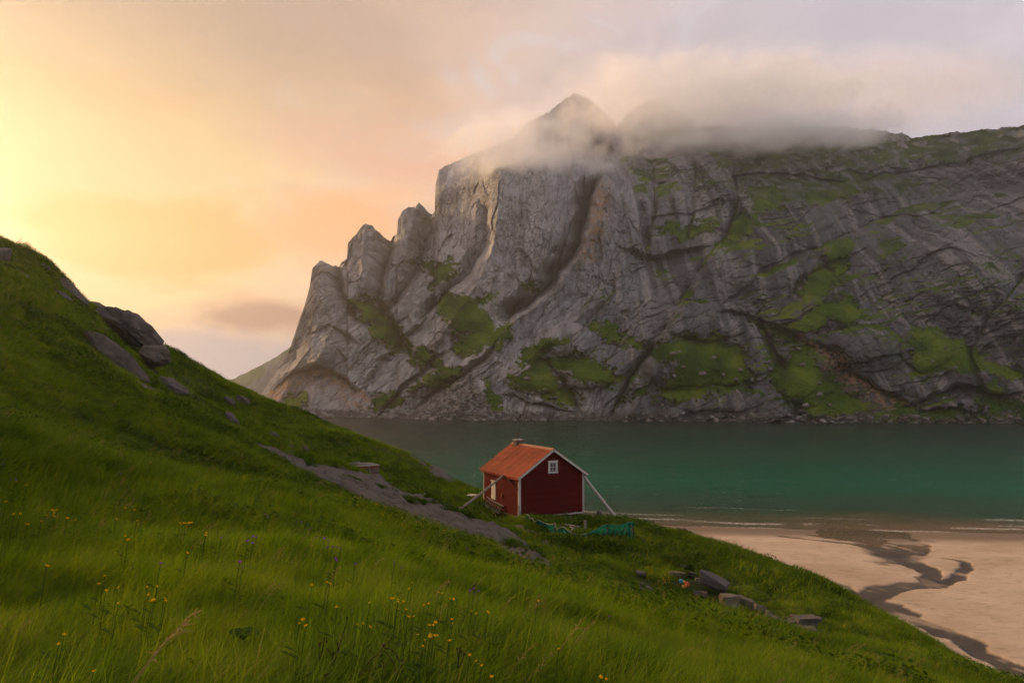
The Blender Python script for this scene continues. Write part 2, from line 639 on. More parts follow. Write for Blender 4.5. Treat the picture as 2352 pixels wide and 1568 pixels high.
def mat_soil():
    m, g, out = mat_new("turf")
    p = position(g)
    n = g.noise(p, 0.35, 5, 0.6)
    n2 = g.noise(p, 6.0, 6, 0.65)
    c = g.ramp(n, [(0.3, (.020, .030, .006)), (0.55, (.035, .052, .009)), (0.8, (.055, .060, .014))])
    c = g.mix(g.m('MULTIPLY', n2, 0.5), c, (.018, .022, .006))
    trod = g.attr('path')
    c = g.mix(g.m('MULTIPLY', trod, g.smooth(n2, 0.25, 0.6)), c, (.13, .10, .075))
    principled(g, out, c, 0.95, g.bump(n2, 0.6, 0.08), 0.1)
    return m


PATH_LINES = []      # filled below: trodden paths as world polylines


def build_hill():
    u = np.linspace(-1, 1, 430)
    x = -17 + 63 * (0.45 * u + 0.55 * u ** 3)
    y = -7 + 142 * (np.linspace(0, 1, 470) ** 1.55)
    X, Y = np.meshgrid(x, y)
    Z = hill_z(X, Y)
    me = grid_mesh("hillside", np.stack([X, Y, Z], -1))
    tr = np.zeros(X.shape)
    for pts, w in PATH_LINES:
        d, _, _ = poly_dist(X, Y, pts)
        tr = np.maximum(tr, 1 - sstep(d, w * 0.4, w))
    set_attr(me, 'path', tr)
    o = link("hillside", me, mat_soil())
    tag(o, kind='structure')
    return o


for px_list, w in (([(668, 1012), (664, 1022), (668, 1034), (676, 1043)], 0.55), ([(1190, 1205), (1215, 1218), (1232, 1232), (1260, 1250)], 0.6)):
    PATH_LINES.append(([tuple(hit_hill(a, b)[:2]) for a, b in px_list], w))
hill = build_hill()

# ---------------------------------------------------------------- beach and sea
WL = np.array([(-60, 112), (0, 107), (9, 104), (20, 101.5), (40, 98.5), (70, 95.5), (110, 92), (200, 80), (320, 60)], float)   # water line, world x -> y


def waterline(x):
    return np.interp(x, WL[:, 0], WL[:, 1])


STREAM = [((2360, 1560), 36), ((2230, 1490), 34), ((2120, 1440), 34), ((2040, 1395), 34), ((2010, 1362), 28), ((2070, 1345), 26), ((2130, 1330), 26), ((2110, 1300), 26),
          ((2060, 1270), 30), ((2080, 1245), 50), ((2010, 1225), 110)]
SIDE = [((2140, 1330), 16), ((2190, 1322), 16), ((2220, 1305), 12), ((2195, 1282), 8), ((2150, 1275), 5)]
DELTA = [(1850, 1222), (1950, 1226), (2060, 1226), (2130, 1238), (2150, 1262), (2140, 1300), (2090, 1315), (2040, 1290), (2010, 1270), (1930, 1245)]


def beach_z(x, y):
    off = waterline(x) - y
    z = np.where(off > 0, 0.02 + off * 0.008 + 0.10 * sstep(off, 4, 30), off * 0.03)
    return z + 0.03 * fbm(x / 9, y / 5, octaves=3, seed=31) * sstep(off, 2, 14)


def build_beach():
    x = np.concatenate([np.linspace(-5, 100, 620), np.linspace(101, 330, 120)])
    y = np.linspace(18, 122, 520)
    X, Y = np.meshgrid(x, y)
    Z = beach_z(X, Y)
    # the stream's bed, in plan
    wet = np.zeros(X.shape)
    def channel(rows, soft):
        nonlocal wet
        pts = [tuple(on_level(a, b, 0.4)[:2]) for (a, b), w in rows]
        ws = np.array([w * np.hypot(*on_level(a, b, .4)[:2]) / 1568 * 0.85 for (a, b), w in rows])
        wob = 1.6 * fbm(X / 4.0, Y / 5.0, octaves=5, seed=41)
        d, s, t = poly_dist(X + 0.8 * wob, Y + 1.2 * fbm(X / 7.0, Y / 7.0, octaves=3, seed=43), pts)
        w = np.interp(t, np.linspace(0, 1, len(ws)), ws)
        wet = np.maximum(wet, 1 - sstep(d / w, 0.88, 1.0 + 0.45 * soft))
    channel(STREAM, 0.30)
    channel(SIDE, 0.8)
    channel([((2050, 1400), 12), ((1990, 1372), 10), ((1940, 1350), 7), ((1880, 1346), 4)], 0.9)
    channel([((2060, 1268), 14), ((1990, 1250), 12), ((1900, 1236), 10), ((1800, 1226), 8)], 0.9)
    channel([((2240, 1490), 9), ((2290, 1500), 8), ((2352, 1530), 7)], 0.9)
    dp = [tuple(on_level(a, b, 0.3)[:2]) for a, b in DELTA]
    rg = region(X, Y, dp) + 1.6 * fbm(X / 6, Y / 6, octaves=4, seed=47)
    bars = sstep(fbm(X / 5 + Y / 14, Y / 7, octaves=3, seed=52), 0.15, 0.5)
    wet = np.maximum(wet, sstep(rg, -0.6, 1.2) * (1 - 0.8 * bars))
    braid = sstep(fbm(X / 2.2 + Y / 9, Y / 3.2, octaves=4, seed=58), 0.15, 0.45) * sstep(fbm(X / 18, Y / 18, octaves=2, seed=59), -0.2, 0.3)
    wet = wet * (1 - 0.55 * braid)
    Z = Z - 0.14 * wet
    off = waterline(X) - Y + 1.5 * fbm(X / 16, Y / 10, octaves=3, seed=55)
    swash = 1 - sstep(off, 2.0, 7.5)
    me = grid_mesh("beach", np.stack([X, Y, Z], -1))
    set_attr(me, 'wet', wet)
    set_attr(me, 'swash', swash)
    m, g, out = mat_new("sand")
    p = position(g)
    a_wet, a_sw = g.attr('wet'), g.attr('swash')
    big = g.noise(g.mapping(p, scale=(0.05, 0.11, 1)), 1.0, 6, 0.62, 0.9)
    rip = g.noise(g.mapping(p, scale=(0.55, 1.3, 1), rot=(0, 0, 0.12)), 1.0, 6, 0.7, 0.6)
    c = g.ramp(big, [(0.25, (.32, .240, .165)), (0.5, (.42, .325, .235)), (0.75, (.50, .400, .300))])
    c = g.mix(g.m('MULTIPLY', g.smooth(rip, 0.48, 0.72), 0.6), c, (.20, .145, .095))
    steps = g.smooth(g.voro(g.mapping(p, scale=(1.0, 0.6, 1)), 1.6), 0.12, 0.05)
    c = g.mix(g.m('MULTIPLY', steps, 0.35), c, (.24, .17, .12))
    fine = g.noise(p, 2.2, 6, 0.7)
    bed = g.ramp(g.noise(g.mapping(p, scale=(0.3, 0.5, 1)), 1.0, 5, 0.6, 0.8), [(0.3, (.042, .036, .030)), (0.7, (.085, .070, .054))])
    c = g.mix(a_wet, c, bed)
    c = g.mix(g.m('MULTIPLY', a_sw, 0.85), c, (.125, .092, .060))
    rough = g.m('MULTIPLY_ADD', g.m('MAXIMUM', a_wet, a_sw), -0.42, 0.92)
    principled(g, out, c, rough, g.bump(g.m('ADD', rip, g.m('MULTIPLY', fine, 0.6)), 0.6, 0.08), 0.12)
    tag(link("beach", me, m), kind='structure')


def build_sea():
    # a fine grid across the bay, coarser out to the skerries
    x = np.concatenate([np.linspace(-900, -130, 40), np.linspace(-120, 260, 420), np.linspace(270, 1400, 60)])
    y = np.concatenate([np.linspace(44, 88, 12), 90 + 390 * np.linspace(0, 1, 420) ** 1.6, np.linspace(485, 1500, 50)])
    X, Y = np.meshgrid(x, y)
    off = Y - waterline(X)
    Z = 0.22 * fbm(X / 9, Y / 4, octaves=4, seed=61) * sstep(off, 0, 30)
    # small breakers rolling on to the sand
    for k, (o0, h) in enumerate(((1.5, .10), (5.0, .16), (10.5, .14), (17.5, .10))):
        c = o0 + 1.6 * fbm(X / 22, X * 0 + 3.3 * k, octaves=3, seed=70 + k)
        amp = h * sstep(fbm(X / 14, X * 0 + k, octaves=2, seed=75 + k), -0.3, 0.4)
        t = off - c
        Z = Z + amp * np.where(t > 0, np.exp(-(t / 1.6) ** 2), np.exp(-(t / 0.45) ** 2))
    foam = np.zeros(X.shape)
    for k, (o0, w, s) in enumerate(((0.3, .5, 1.0), (3.4, .55, .95), (4.6, .35, .8), (9.2, .35, .65), (16.0, .3, .45))):
        c = o0 + 1.3 * fbm(X / 18, X * 0 + 2.1 * k, octaves=4, seed=80 + k)
        br = sstep(fbm(X / 11, X * 0 + 5 * k, octaves=3, seed=90 + k), -0.35 + 0.12 * k, 0.25 + 0.12 * k)
        foam = np.maximum(foam, s * br * np.exp(-((off - c) / w) ** 2))
    me = grid_mesh("sea", np.stack([X, Y, Z], -1))
    set_attr(me, 'off', off)
    set_attr(me, 'foam', foam)
    m, g, out = mat_new("sea_water")
    p = position(g)
    off_n = g.m('ADD', g.attr('off'), g.m('MULTIPLY', g.m('SUBTRACT', g.noise(g.mapping(p, scale=(.012, .03, 1)), 1.0, 4, 0.55), 0.5), 46.0))
    c = g.ramp(g.m('DIVIDE', off_n, 330.0), [(0.0, (.16, .118, .066)), (0.015, (.085, .085, .045)), (0.045, (.022, .066, .034)), (0.13, (.0003, .100, .054)),
                                            (0.30, (.0002, .066, .036)), (0.50, (.0003, .032, .019)), (1.0, (.0005, .016, .010))])
    sepx = g.node('ShaderNodeSeparateXYZ')
    g.put(sepx.inputs[0], p)
    c = g.mix(g.smooth(sepx.outputs[0], 20, -90), c, (.010, .018, .016))     # darker and greyer towards the left
    dark = g.noise(g.mapping(p, scale=(.02, .12, 1)), 1.0, 4, 0.6, 0.4)
    c = g.mix(g.m('MULTIPLY', g.smooth(dark, 0.5, 0.75), 0.5), c, (.003, .016, .012))
    fm = g.m('MULTIPLY', g.attr('foam'), g.smooth(g.noise(g.mapping(p, scale=(1.2, 2.4, 1)), 1.3, 6, 0.7, 0.4), 0.36, 0.60))
    caps = g.m('MULTIPLY', g.smooth(g.noise(g.mapping(p, scale=(.16, 1.0, 1)), 1.0, 7, 0.68, 0.5), 0.650, 0.71),
               g.m('MULTIPLY', g.smooth(g.attr('off'), 4, 20), g.smooth(g.attr('off'), 260, 60)))  # white crests, thickened to paint sparkle on the water
    fm = g.m('MAXIMUM', fm, g.m('MULTIPLY', caps, 0.5))
    glint_paint = g.smooth(g.noise(g.mapping(p, scale=(.55, 2.6, 1)), 1.0, 3, 0.6), 0.70, 0.76)  # glints on the ripples painted as pale flecks
    fm = g.m('MAXIMUM', fm, g.m('MULTIPLY', glint_paint, 0.35))
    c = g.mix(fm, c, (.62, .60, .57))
    w1 = g.noise(g.mapping(p, scale=(.28, .42, 1)), 1.0, 6, 0.7, 0.3)
    w2 = g.noise(g.mapping(p, scale=(1.6, 3.6, 1)), 1.0, 4, 0.6)
    b = g.bump(g.m('MULTIPLY_ADD', w2, 0.35, w1), 1.0, 1.3)
    rough = g.m('MULTIPLY_ADD', fm, 0.6, 0.13)
    principled(g, out, c, rough, b, 0.36, IOR=1.33)
    tag(link("sea", me, m), kind='structure')


build_beach()
build_sea()

# ---------------------------------------------------------------- the mountain across the bay
SKYLINE = [(540, 945), (575, 930), (592, 912), (610, 890), (650, 832), (668, 795), (680, 758), (700, 700), (711, 662), (714, 640), (718, 614), (735, 598), (752, 602), (764, 610),
           (778, 613), (784, 600), (797, 592), (799, 556), (818, 537), (840, 513), (851, 517), (864, 527), (880, 541), (897, 553), (903, 541), (912, 537), (914, 502), (926, 482),
           (938, 475), (955, 476), (968, 484), (980, 496), (992, 497), (999, 484), (1000, 425), (1008, 395), (1020, 385), (1040, 374), (1100, 350), (1150, 329), (1180, 315), (1205, 287), (1250, 265),
           (1280, 240), (1300, 224), (1318, 214), (1345, 225), (1380, 250), (1400, 270), (1417, 291), (1430, 303), (1470, 300), (1550, 292), (1650, 290), (1740, 289), (1800, 285), (1900, 290), (2000, 297),
           (2070, 306), (2092, 315), (2115, 313), (2200, 303), (2280, 297), (2352, 288), (2500, 270), (2760, 250)]
E_LV = [0, .06, .15, .35, .6, .78, .9, 1]
D_TAB = {540: [478, 479, 481, 484, 488, 492, 495, 498], 620: [474, 478, 484, 492, 500, 506, 510, 514], 720: [462, 470, 482, 500, 516, 526, 532, 540], 790: [456, 465, 480, 503, 527, 548, 560, 572],
         840: [452, 463, 478, 506, 540, 560, 572, 585], 910: [446, 458, 474, 506, 545, 572, 585, 600], 1000: [438, 450, 468, 503, 556, 592, 612, 640], 1070: [434, 446, 464, 500, 555, 584, 604, 668],
         1150: [430, 441, 458, 488, 524, 542, 562, 690], 1240: [427, 438, 456, 488, 524, 550, 610, 740], 1318: [425, 437, 455, 488, 530, 562, 680, 800], 1417: [420, 431, 449, 480, 520, 556, 660, 790],
         1600: [410, 420, 436, 468, 520, 566, 640, 760], 1800: [398, 407, 422, 458, 520, 590, 660, 740], 2090: [392, 399, 412, 446, 518, 596, 660, 710], 2352: [387, 392, 402, 432, 492, 562, 612, 645],
         2760: [380, 384, 392, 416, 462, 512, 540, 565]}

# line features: points, metres of depth, width px, kind (gully / ridge: centred; fault: one side set back)
GULLIES = [([(1398, 345), (1360, 450), (1332, 560), (1262, 655), (1190, 718)], 34, 24), ([(1700, 490), (1612, 605), (1540, 735), (1468, 830), (1405, 950)], 4, 7),
           ([(782, 605), (778, 670), (815, 725)], 16, 13), ([(905, 545), (890, 620), (862, 690), (905, 760), (945, 800)], 22, 20), ([(1000, 480), (975, 560), (960, 640), (880, 720)], 18, 18),
           ([(1180, 722), (1110, 820), (1010, 900), (930, 955)], 10, 22), ([(1120, 480), (1118, 560), (1060, 640), (985, 720)], 16, 16), ([(1500, 360), (1505, 470), (1490, 560)], 8, 12),
           ([(1600, 380), (1590, 480), (1580, 540)], 6, 10), ([(1690, 400), (1690, 470), (1665, 545)], 8, 9), ([(2352, 640), (2280, 720), (2230, 800), (2260, 900)], 4, 8),
           ([(1250, 830), (1300, 880), (1330, 930)], 5, 14), ([(1760, 745), (1775, 800), (1800, 850)], 6, 14), ([(850, 860), (910, 800), (960, 750)], 9, 18), ([(880, 940), (940, 880), (1010, 820)], 8, 13),
           ([(1490, 800), (1440, 880), (1430, 940)], 6, 10), ([(2352, 420), (2100, 470), (1900, 560), (1760, 620)], 7, 26), ([(1800, 700), (1840, 640), (1930, 600)], 5, 18)]
RIDGES = [([(1382, 400), (1378, 500), (1330, 590), (1290, 645), (1180, 745), (1040, 860)], 14, 34), ([(1640, 590), (1540, 760), (1455, 950)], 7, 30), ([(735, 610), (745, 700), (690, 830), (640, 920)], 8, 30),
          ([(840, 525), (830, 620), (800, 700), (720, 830)], 10, 28), ([(935, 480), (930, 580), (900, 680), (880, 780)], 9, 26), ([(1150, 395), (1140, 540), (1095, 650), (1000, 790)], 15, 26),
          ([(1450, 380), (1445, 470), (1455, 560), (1420, 640)], 7, 26), ([(1560, 370), (1555, 470), (1545, 540)], 6, 24), ([(1660, 390), (1640, 460), (1630, 530)], 5, 22),
          ([(1880, 690), (1960, 640), (2100, 560), (2352, 470)], 6, 40), ([(1050, 930), (1180, 860), (1290, 760), (1380, 690)], 6, 34), ([(2352, 730), (2250, 640), (2200, 560)], 5, 50)]
FAULTS = [([(1640, 712), (1700, 716), (1770, 742), (1850, 778), (1880, 800)], 9, 46, -1), ([(1860, 778), (1915, 800), (1960, 850), (2040, 905), (2100, 930)], 12, 44, -1),
          ([(628, 890), (680, 852), (740, 848), (800, 872), (830, 900)], 9, 46, -1), ([(2060, 945), (2140, 905), (2200, 880), (2270, 900), (2352, 905)], 11, 40, -1),
          ([(1420, 560), (1520, 590), (1640, 560)], 9, 44, -1), ([(1650, 400), (1800, 395), (1960, 420)], 8, 40, -1), ([(1960, 410), (2150, 380), (2352, 330)], 8, 34, -1),
          ([(1150, 905), (1230, 925), (1330, 945)], 5, 24, -1), ([(1500, 900), (1600, 885), (1720, 880)], 4, 30, -1), ([(700, 760), (760, 740), (830, 790)], 6, 34, -1)]
BULGES = [(1350, 862, 62, 30, 9), (1625, 735, 100, 46, 10), (1640, 915, 120, 30, 6), (1300, 785, 70, 40, 7), (1240, 500, 60, 130, 8), (2000, 800, 90, 50, 8), (740, 800, 60, 70, 8), (960, 880, 60, 40, 5),
          (1750, 600, 110, 70, 7), (2150, 640, 140, 90, 6), (1560, 840, 90, 60, 9), (1860, 870, 60, 60, 7), (2130, 800, 60, 50, 8), (1230, 870, 70, 40, 6), (850, 640, 30, 60, 6)]
MEADOWS = [[(1486, 800), (1530, 780), (1600, 765), (1655, 768), (1700, 800), (1740, 860), (1722, 884), (1650, 888), (1600, 912), (1545, 925), (1503, 915), (1540, 862), (1560, 830), (1500, 822)],
           [(1832, 792), (1860, 803), (1876, 850), (1940, 900), (2010, 948), (1850, 957), (1836, 925), (1768, 868), (1800, 832)], [(2102, 762), (2148, 746), (2205, 782), (2232, 806), (2290, 830), (2352, 850), (2352, 880), (2260, 850), (2180, 850), (2095, 868)],
           [(1170, 870), (1225, 835), (1300, 818), (1345, 815), (1410, 842), (1432, 868), (1405, 884), (1340, 868), (1262, 838), (1262, 858), (1330, 905), (1300, 930), (1240, 905), (1180, 892)],
           [(998, 692), (1035, 676), (1085, 690), (1140, 676), (1138, 694), (1095, 706), (1135, 742), (1150, 770), (1110, 795), (1060, 815), (1040, 800), (1070, 765), (1030, 735)], [(1130, 745), (1180, 742), (1150, 790), (1110, 800)], [(1205, 800), (1260, 780), (1300, 790), (1240, 830), (1180, 850)], [(798, 690), (840, 684), (858, 720), (905, 745), (940, 795), (905, 806), (868, 765), (828, 735)],
           [(1845, 730), (1880, 695), (1955, 678), (1992, 735), (1962, 752), (1900, 735), (1860, 760), (1800, 780), (1770, 760)], [(1650, 555), (1690, 500), (1745, 486), (1740, 510), (1700, 540)],
           [(1345, 752), (1400, 742), (1480, 785), (1470, 800), (1400, 782)], [(945, 895), (1000, 862), (1050, 842), (1040, 870), (985, 895)], [(940, 812), (975, 800), (1015, 830), (1010, 852), (975, 835)],
           [(955, 600), (1030, 602), (1045, 625), (1000, 650), (975, 630)], [(1518, 515), (1570, 525), (1645, 508), (1640, 530), (1560, 540)], [(1700, 430), (1850, 400), (2000, 395), (2110, 420), (1950, 450), (1800, 470), (1740, 480)],
           [(1680, 300), (2092, 316), (2352, 290), (2760, 255), (2760, 320), (2352, 345), (2140, 372), (1900, 372), (1700, 380)], [(1905, 560), (1965, 552), (1950, 600), (1930, 640), (1905, 610)],
           [(1120, 880), (1150, 905), (1155, 945), (1130, 940)], [(2250, 880), (2290, 870), (2320, 920), (2352, 930), (2352, 955), (2260, 930)], [(2010, 945), (2100, 940), (2352, 952), (2352, 966), (2010, 962)],
           [(1840, 640), (1900, 610), (1930, 640), (1880, 680), (1850, 690)], [(850, 915), (905, 905), (930, 920), (880, 935)], [(1490, 890), (1450, 900), (1420, 930), (1480, 905)], [(640, 925), (690, 905), (700, 925), (650, 940)],
           [(1190, 650), (1235, 645), (1220, 665)], [(1300, 1000), (1310, 1000), (1310, 1010)]]
SCREE = [(1040, 860), (1080, 840), (1110, 900), (1150, 950), (1000, 958), (930, 955)]


def strata(U, V, ang):
    c, s = np.cos(ang), np.sin(ang)
    return U * c + V * s, -U * s + V * c


def build_mountain():
    nc, nr = 1180, 470
    px = np.concatenate([np.linspace(540, 2360, nc - 60), np.linspace(2368, 2760, 60)])
    xs, ys = zip(*SKYLINE)
    top = np.interp(px, xs, ys)
    top = top + (fbm(px / 26.0, px * 0, octaves=4, seed=101) * 3.0 + fbm(px / 7.0, px * 0 + 3, octaves=3, seed=102) * 1.6) * sstep(px, 600, 640)
    keys = sorted(D_TAB)
    tab = np.array([[np.interp(p, keys, [D_TAB[k][j] for k in keys]) for p in px] for j in range(len(E_LV))])
    k = np.ones(41) / 41
    tab = np.array([np.convolve(np.pad(r, 20, mode='edge'), k, 'valid') for r in tab])
    base = 784 + 1568 * np.tan(PITCH) + (CAMZ + 3.0) / tab[0] * 1568 * 1.004
    e = np.linspace(0, 1, nr)
    e = 0.75 * e + 0.25 * e ** 1.6
    E = np.repeat(e[:, None], nc, 1)
    PX = np.repeat(px[None], nr, 0)
    PY = base[None] + (top - base)[None] * E
    D = np.empty_like(PX)
    for j in range(nc):
        D[:, j] = np.interp(e, E_LV, tab[:, j])
    kk = np.ones(15) / 15
    D = np.apply_along_axis(lambda r: np.convolve(np.pad(r, 7, mode='edge'), kk, 'valid'), 0, D)
    wx = 7 * fbm(PX / 45, PY / 45, octaves=3, seed=111)
    wy = 7 * fbm(PX / 45, PY / 45, octaves=3, seed=117)
    QX, QY = PX + wx, PY + wy
    for pts, a, w in GULLIES:
        d, s, t = poly_dist(QX, QY, pts)
        lop = w * np.where(s > 0, 0.40, 1.30)
        D += 1.5 * a * (np.maximum(0, 1 - d / (lop * 1.5)) ** 1.3 + 0.25 * np.exp(-d / (w * 1.6)))
    for pts, a, w in RIDGES:
        d, s, t = poly_dist(QX, QY, pts)
        D -= 1.8 * a * np.exp(-d / w)
    for pts, a, w, sg in FAULTS:
        d, s, t = poly_dist(QX, QY, pts)
        tip = np.minimum(1, np.minimum(t, 1 - t) * 6)
        D += 1.5 * a * tip * (s * sg > 0) * np.exp(-d / w) * sstep(d, 0, 3) + a * 0.35 * tip * np.exp(-(d / 3.5) ** 2)
    for cx, cy, rx, ry, a in BULGES:
        D -= 1.4 * a * np.maximum(0, 1 - ((QX - cx) / rx) ** 2 - ((QY - cy) / ry) ** 2) ** 0.6
    # meadows and scree
    grass = np.full(PX.shape, -99.0)
    for poly in MEADOWS:
        grass = np.maximum(grass, region(QX, QY, poly))
    gn = fbm(PX / 22, PY / 16, octaves=5, seed=121)
    gn2 = fbm(PX / 8, PY / 6, octaves=4, gain=.7, seed=124)
    G = sstep(grass + 3 + 11 * gn + 13 * gn2, -5, 5)
    scree = sstep(region(QX, QY, SCREE) + 8 * gn, -5, 6)
    # rock structure, measured in metres over the wall
    W = at(PX, PY, D)
    U = W[..., 0]; V = W[..., 2]; Yw = W[..., 1]
    right = sstep(PX + 60 * gn, 1400, 1560)
    nearv = (1 - right) * (1 - sstep(PY + 40 * gn, 590, 690))
    lowleft = np.clip(1 - right - nearv, 0, 1)
    D += 10.0 * fbm(U / 55, V / 55, Yw / 55, octaves=3, seed=140) * (1 - 0.5 * G)
    amp = 1 - 0.9 * G
    rough_w = 0.35 + 0.65 * sstep(fbm(U / 60, V / 60, octaves=3, seed=133), -0.35, 0.35)
    wu = 2.6 * fbm(U / 24, V / 24, octaves=4, seed=134); wv = 2.6 * fbm(U / 24 + 9, V / 24, octaves=4, seed=137)
    joint = np.zeros(PX.shape); tone = np.zeros(PX.shape)
    for zone, ang in ((right, 0.36), (lowleft, 0.86), (nearv, 1.42)):
        mk = zone > 0.01
        for (lu, lv, a, sd, turn, ej) in ((58, 19, 6.5, 150, 0, .045), (24, 7.5, 5.0, 160, .14, .06), (11, 3.2, 2.9, 170, -.12, .10), (4.6, 1.6, 1.25, 175, .2, .12)):
            c, s_ = math.cos(ang + turn), math.sin(ang + turn)
            uu, vv = (U + wu)[mk], (V + wv)[mk]
            ed, cid, pl = facets((uu * c + vv * s_) / (lu * (1.5 if ang < .5 else 1.0)), (-uu * s_ + vv * c) / lv, seed=sd)
            crack = 1 - sstep(ed, 0.0, ej)
            wgt = (zone * amp * (rough_w if lu < 40 else 1))[mk]
            soft = (1.0 if ang < .5 else 0.5) if lu < 40 else 1.0
            D[mk] += wgt * a * soft * ((cid - 0.5) * 0.9 + 1.7 * pl + (0.12 if lu > 20 else 0.40) * crack)
            joint[mk] = np.maximum(joint[mk], zone[mk] * crack * (0.0 if lu > 40 else 0.45 if lu > 20 else 0.75))
            tone[mk] += zone[mk] * (cid - 0.5) * (0.3 if lu > 20 else 0.55)
    # vertical water runnels
    run = ridged(U / 5.0 + 0.5 * fbm(U / 20, V / 20, octaves=2, seed=190), V / 70, octaves=3, seed=191)
    D += amp * 1.1 * (run - 0.4) * (0.4 + 0.6 * nearv)
    D += amp * 0.5 * fbm(U / 2.2, V / 2.2, octaves=2, seed=195)
    # grass clings to ledges: where the wall lies back
    W0 = at(PX, PY, D)
    dzr = np.gradient(W0[..., 2], axis=0); dyr = np.gradient(W0[..., 1], axis=0)
    lie = dyr / (np.abs(dzr) + 0.15)
    lie = (lie + np.roll(lie, 1, 0) + np.roll(lie, -1, 0)) / 3
    ledge = sstep(lie, 0.7, 1.7) * sstep(fbm(U / 30, V / 30, octaves=3, seed=201), -0.45, 0.15)
    area = sstep(PX, 1180, 1500) * 0.75 + 0.25
    area = area * (1 - 0.75 * nearv) * (1 - sstep(PY, 925, 950))
    G = np.maximum(G, ledge * area)
    D -= 0.7 * G * (0.4 + 0.6 * fbm(PX / 6, PY / 4, octaves=2, seed=210))
    D -= scree * (1.2 * cells(U / 2.6, V / 2.0, seed=220)[0])
    W = at(PX, PY, D)
    # the far side: roll over the crest and down behind
    back = []
    tr = W[-1]
    for b, dp in ((12, -2), (40, -14), (90, -45), (160, -95), (260, -190), (330, -420)):
        r = tr.copy()
        r[:, 1] += b
        r[:, 0] *= r[:, 1] / tr[:, 1]
        r[:, 2] = np.maximum(r[:, 2] + dp, -3)
        back.append(r)
    full = np.concatenate([W, np.array(back)], 0)
    me = grid_mesh("mountain", full, smooth=False)
    nb = len(back)
    ochre_and_lit_edge = np.zeros(PX.shape)
    for pts, a, w, sg in (FAULTS[1], FAULTS[2]):
        d, s, t = poly_dist(QX, QY, pts)
        ochre_and_lit_edge = np.maximum(ochre_and_lit_edge, (s * sg > 0) * np.exp(-(d / 42) ** 2))
    d, s, t = poly_dist(QX, QY, [(1380, 440), (1378, 520), (1345, 590)])  # orange sunlight on this left-facing ridge edge, painted as colour
    ochre_and_lit_edge = np.maximum(ochre_and_lit_edge, 0.8 * np.exp(-(d / 22) ** 2))
    # rock and painted light: grey gneiss, black water stains, pale scars, rust
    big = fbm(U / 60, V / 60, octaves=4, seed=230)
    pale = 1.95 - 1.33 * sstep(PX + 0.25 * (PY - 600) + 70 * big, 1050, 1750)  # lit left and dim right of the wall painted into the rock colour
    C = np.array((.160, .164, .172)) * pale[..., None] * (np.array((1, 1, 1)) + np.array((.05, 0, -.06)) * sstep(1500 - PX, 0, 500)[..., None]) * (1 + 0.30 * big + 0.5 * tone + 0.12 * fbm(U / 4, V / 4, octaves=3, seed=233))[..., None]  # warm tint on the left paints in the golden light
    st = fbm(U / 4.5, V / 55, octaves=4, seed=240) + 0.35 * fbm(U / 40, V / 40, octaves=2, seed=244)
    def over(C, k, col):
        k = np.clip(k, 0, 1)[..., None]
        return C * (1 - k) + np.array(col) * k
    C = over(C, 0.75 * sstep(st, 0.10, 0.65) * (0.35 + 0.65 * right), (.050, .048, .052))
    C = over(C, 0.40 * sstep(-st, 0.25, 0.70), (.33, .305, .28))
    C = over(C, 0.85 * joint * sstep(fbm(U / 18, V / 18, octaves=3, seed=246), -0.25, 0.35), (.045, .043, .040))
    C = over(C, ochre_and_lit_edge * sstep(gn2, -0.5, 0.4), (.33, .20, .11))
    ed, cid = cells(U / 1.8, V / 1.5, seed=250)
    C = over(C, 0.85 * scree, (.15, .138, .125))
    C = C * (1 + 0.9 * scree * (cid - 0.5) - 0.5 * scree * (1 - sstep(ed, 0, .2)))[..., None]
    wrack = sstep(6.5 - V + 1.5 * gn, 0, 3.5)
    C = over(C, 0.75 * wrack, (.05, .047, .043))
    g1 = fbm(U / 12, V / 9, octaves=5, seed=260)
    GC = over(over(np.zeros(C.shape) + np.array((.050, .092, .007)), sstep(g1, 0.0, 0.8), (.098, .135, .012)), sstep(-g1, 0.0, 0.7), (.024, .052, .006))
    moor = sstep(470 - PY + 0.06 * (PX - 1700), 0, 60) * sstep(PX, 1500, 1700)
    GC = GC * (1 - 0.45 * moor)[..., None]
    gk = (sstep(G, 0.25, 0.65) * (1 - moor * 0.85 * sstep(fbm(U / 9, V / 5, octaves=4, seed=270), -0.05, 0.35)))[..., None]
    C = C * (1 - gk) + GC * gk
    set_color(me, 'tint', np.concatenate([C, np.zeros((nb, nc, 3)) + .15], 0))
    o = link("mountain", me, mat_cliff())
    tag(o, kind='structure')
    return W, PX, PY


def mat_cliff(name="cliff_rock"):
    m, g, out = mat_new(name)
    p = position(g)
    c = g.node('ShaderNodeAttribute', attribute_name='tint').outputs['Color']
    fine = g.noise(p, 0.7, 4, 0.7)
    c = g.scale(c, g.m('MULTIPLY_ADD', fine, 0.9, 0.55))
    principled(g, out, c, 0.86, g.bump(fine, 0.9, 1.3), 0.05)
    return m


MW, MPX, MPY = build_mountain()


